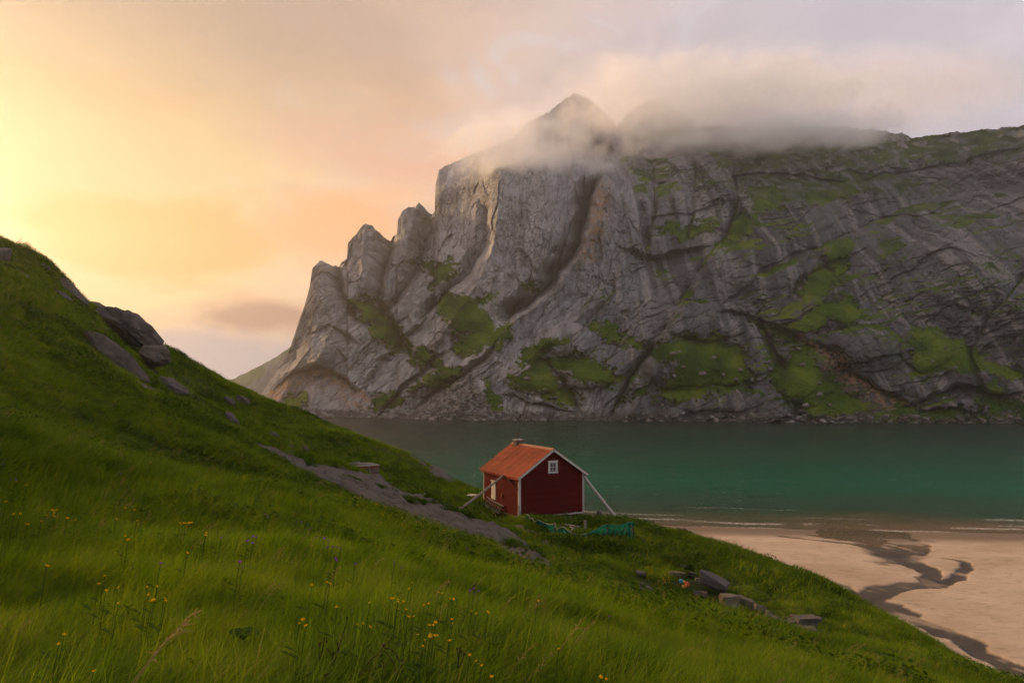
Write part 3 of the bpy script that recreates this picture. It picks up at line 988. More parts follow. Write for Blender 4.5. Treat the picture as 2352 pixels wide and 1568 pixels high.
def build_back_peak(name, pts, D, depth, seed):
    """a further summit behind the wall"""
    xs, ys = zip(*pts)
    px = np.linspace(xs[0], xs[-1], 160)
    top = np.interp(px, xs, ys) + 1.5 * fbm(px / 12, px * 0, octaves=4, seed=seed)
    e = np.linspace(0, 1, 90)
    bot = max(ys) + 40
    PY = bot + (top - bot)[None] * e[:, None]
    PX = np.repeat(px[None], 90, 0)
    DD = D + depth * e[:, None] ** 1.2 + 0 * PX
    W = at(PX, PY, DD)
    ed, cid = cells(W[..., 0] / 14, W[..., 2] / 30, seed=seed)
    DD = DD + 8 * fbm(W[..., 0] / 30, W[..., 2] / 40, octaves=4, seed=seed + 3) + 3 * (cid - .5)
    W = at(PX, PY, DD)
    rows = [W]
    tr = W[-1]
    for b, dp in ((15, -8), (60, -50), (140, -400)):
        r = tr.copy(); r[:, 1] += b; r[:, 0] *= r[:, 1] / tr[:, 1]; r[:, 2] = np.maximum(r[:, 2] + dp, -3)
        rows.append(r[None])
    P = np.concatenate(rows, 0)
    me = grid_mesh(name, P)
    C = np.zeros(P.shape) + np.array((.12, .145, .165))  # bluish cast of distance haze painted into the rock colour
    C *= (1 + 0.4 * fbm(P[..., 0] / 9, P[..., 2] / 20, octaves=4, seed=seed + 6))[..., None]
    if name == 'distant_hill':
        k = sstep(fbm(P[..., 0] / 40, P[..., 2] / 20, octaves=4, seed=seed + 9) + 0.9 * (np.linspace(0, 1, P.shape[0])[:, None] - 0.5), -0.15, 0.35)[..., None]
        C = C * (1 - k) + np.array((.032, .085, .055)) * k  # the hill's green carries painted haze too
    set_color(me, 'tint', C)
    tag(link(name, me, bpy.data.materials['cliff_rock']), kind='structure')


build_back_peak('mountain_peak', [(1380, 420), (1405, 310), (1417, 290), (1432, 273), (1460, 246), (1485, 231), (1520, 226), (1570, 262), (1620, 310), (1660, 360), (1740, 420)], 860, 60, 301)
build_back_peak('rock_spire', [(930, 540), (948, 500), (955, 474), (962, 465), (972, 474), (985, 488), (998, 496), (1020, 540)], 660, 20, 311)
build_back_peak('distant_hill', [(380, 925), (450, 905), (497, 886), (560, 858), (620, 828), (650, 808), (672, 793), (720, 780), (800, 800)], 1050, 120, 321)

# ---------------------------------------------------------------- bedrock, boulders and stones on the near side
KEEP_OUT = []        # world polygons or discs where no grass grows


def mat_stone(name, base=(.20, .185, .175), lich=(.30, .29, .24), scale=1.0):
    m, g, out = mat_new(name)
    p = position(g)
    n = g.noise(p, 0.9 * scale, 6, 0.62)
    f = g.noise(p, 9.0 * scale, 5, 0.7)
    dk = tuple(0.42 * v for v in base)
    c = g.ramp(n, [(0.28, dk), (0.5, base), (0.72, tuple(1.3 * v for v in base))])
    c = g.mix(g.m('MULTIPLY', g.smooth(f, 0.52, 0.72), 0.6), c, lich)
    c = g.mix(g.m('MULTIPLY', g.smooth(f, 0.45, 0.30), 0.6), c, tuple(0.3 * v for v in base))
    c = g.mix(g.m('MULTIPLY', g.smooth(g.noise(p, 2.6 * scale, 4, 0.6), 0.60, 0.70), 0.55), c, (.06, .066, .022))
    principled(g, out, c, 0.88, g.bump(g.m('ADD', n, g.m('MULTIPLY', f, 0.35)), 0.8, 0.12 / scale), 0.05)
    return m


STONE = mat_stone("grey_gneiss", (.092, .082, .075), (.15, .14, .115))
STONE_DARK = mat_stone("dark_gneiss", (.095, .082, .072), (.16, .15, .12))
STONE_WARM = mat_stone("field_stone", (.135, .115, .088), (.20, .185, .14), 1.8)


def slab(name, poly_px, rise, label, cat='rock', mat=None, step=0.16, group=None, along=None, Ymax=125, wave=0.30):
    """bedrock breaking through the turf: a patch that swells out of the hillside"""
    pts = [tuple(hit_hill(a, b, y1=Ymax)[:2]) for a, b in poly_px]
    A = np.array(pts)
    mid = A.mean(0)
    w, v = np.linalg.eigh(np.cov((A - mid).T))
    ax = v[:, 1] if along is None else np.array(along) / np.hypot(*along)
    bx = np.array((-ax[1], ax[0]))
    L = (A - mid) @ ax; B = (A - mid) @ bx
    nl = int(min(330, max(14, (L.max() - L.min() + 1.2) / step))); nb_ = int(min(160, max(10, (B.max() - B.min() + 1.2) / step)))
    gl, gb = np.meshgrid(np.linspace(L.min() - .6, L.max() + .6, nl), np.linspace(B.min() - .6, B.max() + .6, nb_))
    X = mid[0] + gl * ax[0] + gb * bx[0]; Y = mid[1] + gl * ax[1] + gb * bx[1]
    wob = 0.35 * fbm(X / 1.7, Y / 1.7, octaves=3, seed=401)
    rg = region(X, Y, pts) + wob
    k = 1 - np.exp(-np.maximum(rg, 0) / (0.55 + rise))
    ed, cid, pl = facets(gl / 4.2 + 0.3 * wob, gb / 0.7, seed=405 + len(name))
    Z = hill_z(X, Y, False) + 0.08 + rise * k + wave * (cid - .5 + 1.2 * pl - 0.5 * (1 - sstep(ed, 0, .12))) * k
    Z += 0.13 * fbm(gl / 3.0, gb / 0.30, octaves=4, seed=411) * k
    Z = np.where(rg > 0, np.maximum(Z, hill_z(X, Y) + 0.02 * k), hill_z(X, Y, False) - 0.7 * sstep(-rg, 0, 0.5) - 0.12)
    keep = rg > -0.45
    me = grid_mesh(name, np.stack([X, Y, Z], -1))
    bm = bmesh.new()
    bm.from_mesh(me)
    bm.verts.ensure_lookup_table()
    kf = keep.reshape(-1)
    bmesh.ops.delete(bm, geom=[v for v in bm.verts if not kf[v.index]], context='VERTS')
    bmesh.ops.recalc_face_normals(bm, faces=bm.faces)
    if sum(f.normal.z for f in bm.faces) < 0:
        bmesh.ops.reverse_faces(bm, faces=bm.faces)
    bm.to_mesh(me)
    bm.free()
    o = link(name, me, mat or STONE)
    KEEP_OUT.append(('poly', pts, -0.12))
    return tag(o, label, cat, group)


def rock_mesh(name, size, seed, sub=4, lumps=1.0, blocky=0.0):
    """boulder: a cut, cracked, rounded mass"""
    bm = bmesh.new()
    bmesh.ops.create_icosphere(bm, subdivisions=sub, radius=1.0)
    P = np.array([v.co for v in bm.verts])
    rs = np.random.default_rng(seed)
    if blocky:
        q = np.abs(P).max(1)[:, None]
        P = P * (1 - blocky) + P / q * blocky * 0.86
    for _ in range(9):
        n = rs.normal(size=3); n /= np.linalg.norm(n)
        h = rs.uniform(.62, .9)
        d = P @ n - h
        P = P - np.maximum(d, 0)[:, None] * n * 0.9
    o = rs.uniform(0, 50, 3)
    r = 1 + lumps * (0.14 * fbm(P[:, 0] * 1.2 + o[0], P[:, 1] * 1.2 + o[1], P[:, 2] * 1.2, octaves=3, seed=seed) + 0.05 * fbm(P[:, 0] * 5, P[:, 1] * 5 + o[2], P[:, 2] * 5, octaves=3, seed=seed + 3))
    ed, cid = cells(P[:, 0] * 1.6 + P[:, 2] * .8 + o[0], P[:, 1] * 1.6 - P[:, 2] * 1.1, seed=seed)
    r = r - 0.07 * lumps * (1 - sstep(ed, 0, .1)) + 0.05 * lumps * (cid - .5)
    P = P * r[:, None] * np.array(size)
    for v, c in zip(bm.verts, P):
        v.co = c
    me = bpy.data.meshes.new(name)
    bm.to_mesh(me)
    bm.free()
    return me


def block_mesh(name, size, seed):
    """quarried block: skewed corners, chipped edges, rough faces"""
    rs = np.random.default_rng(seed)
    bm = bmesh.new()
    bmesh.ops.create_cube(bm, size=2.0)
    for v in bm.verts:
        v.co = Vector([c * (1 + rs.uniform(-.42, .12)) for c in v.co])
    bmesh.ops.bevel(bm, geom=bm.edges[:], offset=.06, segments=1, affect='EDGES', profile=.5)
    bmesh.ops.triangulate(bm, faces=bm.faces)
    bmesh.ops.subdivide_edges(bm, edges=bm.edges[:], cuts=2, use_grid_fill=True)
    P = np.array([v.co for v in bm.verts])
    n = fbm(P[:, 0] * 1.7 + seed, P[:, 1] * 1.7, P[:, 2] * 1.7, octaves=4, seed=seed)
    for v, k in zip(bm.verts, n):
        v.co = Vector(v.co[i] * size[i] * (1 + .17 * k) for i in range(3))
    me = bpy.data.meshes.new(name)
    bm.to_mesh(me)
    bm.free()
    return me


def rock(name, px, py, w, h, label, mat=None, deep=1.0, tilt=0.0, yaw=0.0, seed=1, Y=None, sink=0.15, cat='rock', group=None, blocky=0.0, sub=4, lumps=1.0, shade_flat=False):
    """a rock seen w by h sketch pixels about (px,py)"""
    if Y is None:
        Y = float(hit_hill(px, py + 0.42 * h)[1])
    c = at(px, py, Y)
    s = Y / 1568.0
    if blocky:
        me = block_mesh(name, (w * s * 0.50, w * s * 0.42 * deep, h * s * 0.40), seed)
    else:
        me = rock_mesh(name, (w * s * 0.53, w * s * 0.5 * deep, h * s * 0.55), seed, sub, lumps, blocky)
    me.polygons.foreach_set('use_smooth', [not shade_flat] * len(me.polygons))
    o = link(name, me, mat or STONE)
    o.location = (c[0], c[1] + w * s * 0.15 * deep, c[2] - sink * h * s)
    o.rotation_euler = (0, tilt, yaw)
    KEEP_OUT.append(('disc', (c[0], c[1] - w * s * (0.30 if blocky else 0.0)), w * s * (0.70 if blocky else 0.42)))
    if blocky:
        KEEP_OUT.append(('disc', (c[0] - .1, c[1] - w * s * 0.5 - .45), .45 + w * s * .3))
    return tag(o, label, cat, group)


# long bedrock strip that runs down the slope to the cottage
slab("bedrock_slab", [(583, 1017), (625, 1026), (690, 1053), (780, 1073), (870, 1098), (935, 1130), (1000, 1156), (1040, 1172), (1085, 1196), (1150, 1222), (1185, 1243), (1150, 1256), (1085, 1240), (1010, 1222),
                      (950, 1204), (890, 1182), (830, 1156), (775, 1124), (720, 1092), (650, 1058)], 0.30, "long sloping slab of bare grey bedrock running down the grass towards the cottage", 'bedrock', step=0.13)
slab("bedrock_slab", [(1140, 1240), (1195, 1252), (1232, 1272), (1268, 1296), (1312, 1328), (1290, 1348), (1240, 1328), (1200, 1306), (1160, 1282), (1135, 1262)], 0.45,
     "narrow cracked tongue of grey bedrock at the foot of the bright slope", 'bedrock', step=0.11)
slab("bedrock_slab", [(962, 1138), (1000, 1146), (1046, 1162), (1078, 1186), (1060, 1190), (1010, 1172), (975, 1154)], 0.25, "small slab of pale bedrock at the foot of the left log prop", 'bedrock', step=0.12)
slab("shore_rock", [(938, 1048), (965, 1046), (1000, 1060), (1032, 1082), (1010, 1080), (975, 1072)], 0.5, "dark ridged rock on the grassy point above the water", 'rock', STONE_DARK, step=0.2)
slab("shore_rock", [(985, 1080), (1030, 1084), (1080, 1102), (1112, 1118), (1085, 1122), (1035, 1110), (1000, 1094)], 0.5, "sloping grey shore rock reaching the water behind the cottage", 'rock', STONE, step=0.2)
slab("bedrock_slab", [(296, 872), (330, 884), (365, 896), (408, 912), (390, 916), (345, 902), (305, 884)], 0.25, "pale flat bedrock edge under the dark rock bank on the left slope", 'bedrock', step=0.15)
# outcrops on the left slope
rock("outcrop", 297, 766, 152, 62, "big rounded whale-back rock on the left skyline", STONE, 0.5, 0.62, 0.1, 21, Y=float(hit_hill(300, 790)[1]) - 1.0, sink=-0.12, sub=5, lumps=1.7)
rock("outcrop", 352, 832, 70, 46, "blunt nose of rock jutting from the skyline below the whale-back rock", STONE_DARK, 0.8, 0.25, 0.0, 22, Y=float(hit_hill(340, 838)[1]) - .5, sink=-.35, sub=5, lumps=1.4)
rock("outcrop", 256, 820, 180, 40, "long dark rock bank facing the camera on the left slope", STONE_DARK, 0.25, 0.68, 0.15, 23, Y=float(hit_hill(262, 822)[1]) - 1.2, sub=5, sink=-.1, lumps=1.6)
rock("outcrop", 396, 887, 70, 34, "fissured grey rock low on the left slope beneath the rock nose", STONE, 0.7, 0.55, 0, 24, Y=float(hit_hill(396, 895)[1]) - .8, sink=0, sub=5, lumps=1.5)
rock("outcrop", 2, 584, 34, 52, "brown rock cut by the left edge of the picture", STONE_DARK, 0.9, 0.5, 0, 25, Y=50)
for i, (px, py, w, h, tl, lab) in enumerate((
        (58, 637, 40, 10, .55, "thin pale slab high on the left slope near the edge boulder"), (97, 612, 38, 10, .45, "thin rock lip just under the upper left skyline"),
        (162, 668, 90, 13, .75, "long narrow pale rock rib under the left skyline"), (140, 678, 42, 11, .6, "short grey rock lying left of the long pale rib"),
        (223, 702, 40, 12, .4, "small rock patch on the skyline above the whale-back rock"), (527, 925, 28, 18, .6, "small dark stone on the far grassy ridge, left of its pair"),
        (556, 921, 34, 15, .5, "brownish stone on the far grassy ridge, right of its pair"), (532, 968, 50, 22, .8, "grey rib of rock above the upper end of the bedrock strip"),
        (446, 918, 50, 14, .5, "low rounded rock at the end of the pale bedrock edge"), (630, 1002, 26, 12, .3, "little rock beside the trodden gully in the middle distance"),
        (700, 1030, 22, 10, .4, "pale rock beside the trodden gully, nearer the bedrock strip"))):
    rock("outcrop", px, py, w, h, lab, STONE if i % 2 else STONE_DARK, 0.6, tl, 0.0, 40 + i, sink=-.15, lumps=1.3)

# tumbled stones of the ruined wall
for i, (x0, y0, x1, y1, tl, yw, bl, mt, lab) in enumerate((
        (1610, 1334, 1683, 1376, .42, -.5, .85, 0, "largest flat slab of the ruined wall, tilted on its smaller neighbours"), (1652, 1374, 1704, 1404, .1, .3, .6, 1, "squat pale block leaning under the largest slab"),
        (1696, 1381, 1735, 1407, .35, -.2, .7, 1, "pale wedge-shaped stone right of the squat block"), (1733, 1394, 1763, 1417, .4, .2, .75, 1, "small cube-like stone at the end of the upper row"),
        (1760, 1406, 1774, 1416, .2, 0, .3, 1, "fist-like reddish stone beside the cube-like one"), (1754, 1424, 1808, 1450, .35, -.2, .7, 0, "flat grey stone at the left of the lower heap"),
        (1799, 1432, 1836, 1457, -.1, .3, .6, 1, "rusty brown block in the middle of the lower heap"), (1826, 1422, 1884, 1448, -.05, .1, .85, 2, "dark oblong block on top of the lower heap"),
        (1834, 1445, 1881, 1460, 0, 0, .8, 2, "half-buried block under the dark oblong one"), (1803, 1424, 1830, 1436, .2, 0, .5, 0, "thin stone tucked behind the lower heap"),
        (1581, 1317, 1603, 1329, .2, -.3, .7, 0, "flat bluish stone above the largest slab"), (1595, 1331, 1611, 1344, .2, .2, .6, 1, "dull stone wedged left of the largest slab"),
        (1468, 1352, 1506, 1374, .5, -.2, .8, 0, "grey slab lying slanted in the grass left of the buttercup patch"), (1499, 1382, 1555, 1397, .02, 0, .8, 0, "long flat stone level in the grass below the slanted slab"),
        (1592, 1360, 1610, 1374, .1, .3, .6, 0, "white-topped rubble stone below the floats"), (1606, 1362, 1628, 1375, .1, -.3, .7, 1, "broken rubble stone right of the white-topped one"),
        (1538, 1316, 1574, 1327, .1, 0, .7, 1, "low brown stone above the floats"), (1558, 1298, 1581, 1306, .2, 0, .6, 0, "small grey stone farthest up the ruin"),
        (1459, 1315, 1485, 1325, .2, .1, .6, 0, "low stone at the left end of the ruin"))):
    rock("wall_stone", (x0 + x1) / 2, (y0 + y1) / 2, x1 - x0, y1 - y0, lab, (STONE, STONE_WARM, STONE_DARK)[mt], 0.75, tl, yw, 70 + i, sink=-0.36, cat='stone', blocky=bl, lumps=0.45, sub=3, group='stones of the ruined wall', shade_flat=True)
rock("garden_stone", 1295 + 8, 1189, 22, 12, "pale stone wedged under the sill beam at the front of the cottage", STONE_WARM, 0.8, 0, 0, 96, Y=48.2, cat='stone', blocky=.5, sub=3)
rock("garden_stone", 1572 - 1176 + 1000, 1216, 44, 22, "low grey boulder showing behind the right end of the green net", STONE_DARK, 0.8, 0.1, 0, 97, Y=46.0, cat='stone', sub=3)
rock("garden_stone", 1377, 1178, 12, 16, "upright grey stone in the weeds right of the cottage", STONE, 0.8, 0.1, 0, 98, Y=50.5, cat='stone', sub=3)

# ---------------------------------------------------------------- boulders and rubble on the far shore
def shore_boulders():
    rs = np.random.default_rng(33)
    meshes = []
    for k in range(7):
        me = rock_mesh("boulder", (1.0, .85, .62), 500 + k, 2, 0.8, 0.35)
        me.materials.append(FAR_STONE)
        meshes.append(me)
    low = (MW[..., 2] > -0.4) & (MW[..., 2] < 5.5)
    r, c = np.nonzero(low)
    n = 0
    zones, meadow = {}, {}
    small = MB()
    tries = 0
    base = [rock_mesh("r", (1, .85, .6), 540 + k, 1, 0.8, 0.4) for k in range(4)]
    bv = [([tuple(v.co) for v in m.vertices], [tuple(p.vertices) for p in m.polygons]) for m in base]
    for m in base:
        bpy.data.meshes.remove(m)
    while n < 150 or tries < 1500:
        k = rs.integers(len(r))
        px = MPX[r[k], c[k]]
        if px > 2340 or px < 600:
            continue
        p = MW[r[k], c[k]]
        tries += 1
        big = 1.0 if px < 1250 else 0.75
        if n < 150 and rs.random() < 0.25:
            s = big * rs.uniform(1.3, 3.4) * (1.0 if px < 1000 or 1200 < px < 2100 else 0.8)
            o = bpy.data.objects.new("boulder", meshes[rs.integers(7)])
            COL.objects.link(o)
            o.location = (p[0], p[1] - 1.2, max(0.1, p[2] - 0.25 * s))
            o.scale = (s * rs.uniform(.8, 1.4), s, s * rs.uniform(.7, 1.1))
            o.rotation_euler = (rs.uniform(-.4, .4), rs.uniform(-.4, .4), rs.uniform(0, 6.28))
            zn = ("under the arched headland at the far left" if px < 830 else "between the headland and the scree fan" if px < 930 else "at the foot of the scree fan" if px < 1160 else
                  "below the pale slabs right of the scree fan" if px < 1420 else "below the broad green meadow" if px < 1740 else "under the pointed meadow" if px < 2030 else "towards the far right beach")
            tag(o, f"grey far-shore boulder {zn}", "boulder", f"far-shore boulders {zn}")
            zones.setdefault(zn, []).append(o)
            n += 1
        else:
            s = big * rs.uniform(.4, 1.3)
            vs, fs = bv[rs.integers(4)]
            a = rs.uniform(0, 6.28)
            small.add([(p[0] + s * 1.2 * (x * math.cos(a) - y * math.sin(a)), p[1] - 0.8 + s * (x * math.sin(a) + y * math.cos(a)), p[2] + s * .8 * z) for x, y, z in vs], fs)
    tag(small.build("shore_rubble", FAR_STONE), "loose grey rubble along the far waterline", "rubble", kind='stuff')
    # erratics lying on the mountain meadows and the scree
    spots = [(1545, 812), (1560, 808), (1570, 842), (1546, 864), (1612, 858), (1640, 822), (1660, 860), (1700, 850), (1690, 872), (1832, 803), (1842, 838), (1880, 905), (1850, 930), (1880, 880), (1905, 930),
             (1100, 905), (1082, 890), (1060, 925), (1112, 930), (1080, 860), (1030, 935), (1335, 925), (1360, 920), (2170, 800), (2140, 830), (2190, 845), (1300, 880), (1210, 870), (1520, 930), (1475, 950)]
    for i, (px, py) in enumerate(spots):
        k = np.argmin((MPX - px) ** 2 + (MPY - py) ** 2)
        p = MW.reshape(-1, 3)[k]
        s = rs.uniform(1.0, 2.4) * (1.5 if i in (9,) else 1.0)
        o = bpy.data.objects.new("boulder", meshes[rs.integers(7)])
        COL.objects.link(o)
        o.location = (p[0], p[1] - 0.8, p[2] + 0.1 * s)
        o.scale = (s * 1.3, s, s)
        o.rotation_euler = (0, rs.uniform(-.3, .3), rs.uniform(0, 6.28))
        zn = ("on the grey scree fan" if px < 1130 else "on the grass right of the scree fan" if px < 1480 else "on the broad green meadow low on the mountain" if px < 1740 else "on the pointed green meadow" if px < 2000 else "on the right-hand mountain meadow")
        tag(o, f"pale boulder {zn}", "boulder", f"boulders {zn}")
        meadow.setdefault(zn, []).append(o)
    for zn, objs in zones.items():
        rank_labels(objs, "grey boulder, {}, " + zn)
    for zn, objs in meadow.items():
        rank_labels(objs, "pale boulder, {}, " + zn)


FAR_STONE = mat_stone("shore_stone", (.17, .158, .148), (.26, .245, .22), 0.25)
shore_boulders()

# ---------------------------------------------------------------- the red cottage
def mat_paint(name, col, wear=(.25, .2, .16), amt=0.35, rough=0.85, stretch=(1, 1, 1), scale=3.0, spec=0.04, thr=(0.55, 0.75)):
    m, g, out = mat_new(name)
    p = obj_coords(g)
    n = g.noise(g.mapping(p, scale=stretch), scale, 5, 0.65)
    f = g.noise(g.mapping(p, scale=stretch), scale * 6, 4, 0.6)
    rnd = g.node('ShaderNodeObjectInfo').outputs['Random']
    c = g.mix(g.m('MULTIPLY', rnd, 0.8), col, tuple(v * 0.62 for v in col))
    c = g.mix(g.m('MULTIPLY', g.smooth(n, *thr), amt), c, wear)
    c = g.mix(g.m('MULTIPLY', g.smooth(f, 0.5, 0.8), 0.35), c, tuple(v * 0.5 for v in col))
    principled(g, out, c, rough, g.bump(f, 0.4, 0.01), spec)
    return m


RED = mat_paint("red_boards", (.088, .0125, .0100), (.07, .022, .016), 0.5, 0.9, (1, 1, 6))
WHITE = mat_paint("white_paint", (.55, .51, .46), (.30, .26, .21), 0.7, 0.65)
TRIM = mat_paint("weathered_white_board", (.46, .42, .37), (.22, .19, .16), 0.75, 0.75, scale=5)
RUST = mat_paint("rusty_roof_metal", (.27, .058, .020), (.12, .032, .016), 0.75, 0.6, (1, .25, .25), 2.2, 0.12, (0.48, 0.7))
WOOD = mat_paint("grey_log", (.25, .20, .155), (.12, .095, .072), 0.7, 0.85, (1, 1, 1), 4)
PALEWOOD = mat_paint("pale_log", (.44, .40, .36), (.24, .20, .17), 0.6, 0.85, (1, 1, 1), 4)
OLDWOOD = mat_paint("old_planks", (.16, .11, .085), (.28, .25, .22), 0.7, 0.9, (5, 5, .5), 3)
GREYWOOD = mat_paint("bleached_planks", (.27, .24, .205), (.13, .11, .09), 0.7, 0.9, (1, 6, 6), 3)
REDWOOD = mat_paint("faded_red_trim", (.26, .065, .035), (.2, .12, .09), 0.6, 0.8)
IRON = mat_paint("rusty_iron", (.12, .085, .06), (.20, .10, .05), 0.6, 0.7)
CONC = mat_paint("chimney_plaster", (.15, .12, .09), (.12, .10, .08), 0.7, 0.9)
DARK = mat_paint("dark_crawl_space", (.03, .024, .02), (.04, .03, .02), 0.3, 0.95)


def mat_glass():
    m, g, out = mat_new("window_glass")
    principled(g, out, (.035, .045, .05), 0.08, None, 0.6)
    return m


GLASS = mat_glass()
TH = math.radians(27.0)
HX = at(1192.8, 1186.5, 47.0)
W_, L_, H_, RISE = 5.15, 5.7, 2.72, 1.72
OVER = 0.28
SLOPE = math.atan2(RISE, W_ / 2)
cottage = thing("cottage", "small red clapboard cottage with rusty orange roof above the beach", "cottage", (HX[0], HX[1], HX[2]), (0, 0, TH))


def hmat(ax):
    return ax


def clapboards(parent, make, rows, x0, x1fn, mat):
    """one mesh per board; make(u0,u1,z0,z1) gives 8 corners in the cottage frame"""
    for z0, z1 in rows:
        a0, a1 = x1fn(z0)
        b0, b1 = x1fn(z1)
        vs = make(a0, a1, b0, b1, z0, z1)
        mb = MB().add(vs, [(0, 1, 2, 3), (7, 6, 5, 4), (0, 4, 5, 1), (1, 5, 6, 2), (2, 6, 7, 3), (3, 7, 4, 0)])
        o = mb.build("clapboard", mat, parent)


def wall_rows(h):
    e = 0.138
    out = []
    z = 0.0
    while z < h - 0.02:
        out.append((z, min(z + e + 0.012, h)))
        z += e
    return out


def wall(name, frame, xf, h, mat):
    """frame(u, d, z): cottage-frame point u along, d outward, z up"""
    u0, u1 = xf(0)
    core = MB()
    zt = [0, H_] + ([H_ + RISE] if h > H_ else [])
    prof = [(xf(0)[0], 0), (xf(0)[1], 0), (xf(0)[1], H_)] + ([((u0 + u1) / 2, H_ + RISE - .02)] if h > H_ else []) + [(xf(0)[0], H_)]
    n = len(prof)
    vs = [frame(u, -0.10, z) for u, z in prof] + [frame(u, -0.012, z) for u, z in prof]
    core.add(vs, [tuple(range(n)), tuple(range(2 * n - 1, n - 1, -1))] + [(i, i + n, (i + 1) % n + n, (i + 1) % n) for i in range(n)])
    w = core.build(name, mat, cottage)
    def make(a0, a1, b0, b1, z0, z1):
        # bottom edge stands proud of the board below
        return [frame(a0, 0.0, z0), frame(a1, 0.0, z0), frame(a1, 0.055, z0), frame(a0, 0.055, z0), frame(b0, -0.002, z1), frame(b1, -0.002, z1), frame(b1, 0.008, z1), frame(b0, 0.008, z1)]
    clapboards(w, make, wall_rows(h), 0, xf, mat)
    return w


def gable_span(z):
    if z <= H_:
        return (0.06, W_ - 0.06)
    k = (z - H_) / RISE * W_ / 2
    return (min(0.04 + k, W_ / 2 - .01), max(W_ - 0.04 - k, W_ / 2 + .01))


wall("gable_wall", lambda u, d, z: (u, -d, z), gable_span, H_ + RISE - 0.03, RED)
wall("side_wall", lambda u, d, z: (-d, u, z), lambda z: (0.06, L_ - 0.06), H_, RED)
wall("back_wall", lambda u, d, z: (u, L_ + d, z), gable_span, H_ + RISE - 0.03, RED)
wall("side_wall", lambda u, d, z: (W_ + d, u, z), lambda z: (0.06, L_ - 0.06), H_, RED)
for x, y in ((0, 0), (W_, 0), (0, L_), (W_, L_)):
    sx, sy = (-1 if x == 0 else 1), (-1 if y == 0 else 1)
    a = MB().box((x - .055 + .0 * sx, y - .055, -.05), (x + .055, y + .055, H_ + .02))
    mb = MB()
    mb.box((min(x + sx * .045, x - sx * .10), min(y + sy * .034, y + sy * .058), -.06), (max(x + sx * .045, x - sx * .10), max(y + sy * .034, y + sy * .058), H_ + .02))
    mb.box((min(x + sx * .034, x + sx * .058), min(y + sy * .033, y - sy * .10), -.06), (max(x + sx * .034, x + sx * .058), max(y + sy * .033, y - sy * .10), H_ + .02))
    mb.box((x - .032, y - .032, -.06), (x + .032, y + .032, H_))
    mb.build("corner_board", TRIM, cottage)
# sill beams, posts and a dark box standing in for shade below the floor
MB().box((0.02, -.06, -.20), (W_ * .56, .06, -.06)).build("sill_beam", TRIM, cottage)
MB().box((W_ * .57, -.055, -.16), (W_ - .02, .06, -.05)).build("sill_beam", TRIM, cottage)
MB().box((-.055, .08, -.18), (.06, L_ - .02, -.05)).build("sill_beam", OLDWOOD, cottage)
MB().box((W_ - .06, .08, -.18), (W_ + .055, L_ - .02, -.05)).build("sill_beam", OLDWOOD, cottage)
for x, y in ((.35, .03), (1.5, .02), (2.85, .04), (4.1, .03), (4.95, .05), (.1, 2.6), (.1, L_ - .2), (W_ - .1, 2.6), (W_ - .1, L_ - .2)):
    MB().box((x - .075, y - .04, -1.3), (x + .075, y + .11, -.20)).build("foundation_post", OLDWOOD, cottage)
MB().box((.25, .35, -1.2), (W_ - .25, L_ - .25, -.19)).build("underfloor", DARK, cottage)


# roof: corrugated sheets either side of the ridge
def roof_point(side, v, y, lift=0.0):
    """v metres down the slope from the ridge; side -1 left, +1 right"""
    c, s = math.cos(SLOPE), math.sin(SLOPE)
    return (W_ / 2 + side * (v * c + lift * s), y, H_ + RISE + 0.07 - v * s + lift * c)


SLEN = (W_ / 2 + OVER) / math.cos(SLOPE)
roof = MB().add([roof_point(-1, 0, -.26, -.03), roof_point(-1, SLEN - .02, -.26, -.03), roof_point(-1, SLEN - .02, L_ + .2, -.03), roof_point(-1, 0, L_ + .2, -.03),
                 roof_point(-1, 0, -.26, -.07), roof_point(-1, SLEN - .02, -.26, -.07), roof_point(-1, SLEN - .02, L_ + .2, -.07), roof_point(-1, 0, L_ + .2, -.07)],
                [(0, 1, 2, 3), (7, 6, 5, 4), (0, 4, 5, 1), (1, 5, 6, 2), (2, 6, 7, 3), (3, 7, 4, 0)]).add(
    [roof_point(1, 0, -.26, -.03), roof_point(1, SLEN - .02, -.26, -.03), roof_point(1, SLEN - .02, L_ + .2, -.03), roof_point(1, 0, L_ + .2, -.03),
     roof_point(1, 0, -.26, -.07), roof_point(1, SLEN - .02, -.26, -.07), roof_point(1, SLEN - .02, L_ + .2, -.07), roof_point(1, 0, L_ + .2, -.07)],
    [(3, 2, 1, 0), (4, 5, 6, 7), (1, 5, 4, 0), (2, 6, 5, 1), (3, 7, 6, 2), (0, 4, 7, 3)]).build("roof", OLDWOOD, cottage)
y0, y1 = -.30, L_ + .24
NSH = 7
for side in (-1, 1):
    for k in range(NSH):
        ya = y0 + (y1 - y0) * k / NSH; yb = y0 + (y1 - y0) * (k + 1) / NSH + 0.05
        for seg, (va, vb, lift) in enumerate(((0.02, SLEN * .52, .006), (SLEN * .50, SLEN + .03, 0))):
            n = 66
            V = []
            for vv in (va, vb):
                for i in range(n):
                    y = ya + (yb - ya) * i / (n - 1)
                    V.append(roof_point(side, vv, y, 0.012 + 0.0012 * (k % 2) + lift + 0.009 * math.cos(2 * math.pi * i / 11)))
            fs = [(i, i + 1, i + 1 + n, i + n) if side < 0 else (i + n, i + 1 + n, i + 1, i) for i in range(n - 1)]
            MB().add(V, fs).build("roof_sheet", RUST, roof, smooth=True)
mb = MB()
for side in (-1, 1):
    a = [roof_point(side, 0.0, y0 - .01, .035), roof_point(side, .22, y0 - .01, .030), roof_point(side, .22, y1 + .01, .030), roof_point(side, 0.0, y1 + .01, .035)]
    mb.add(a, [(0, 1, 2, 3) if side < 0 else (3, 2, 1, 0)])
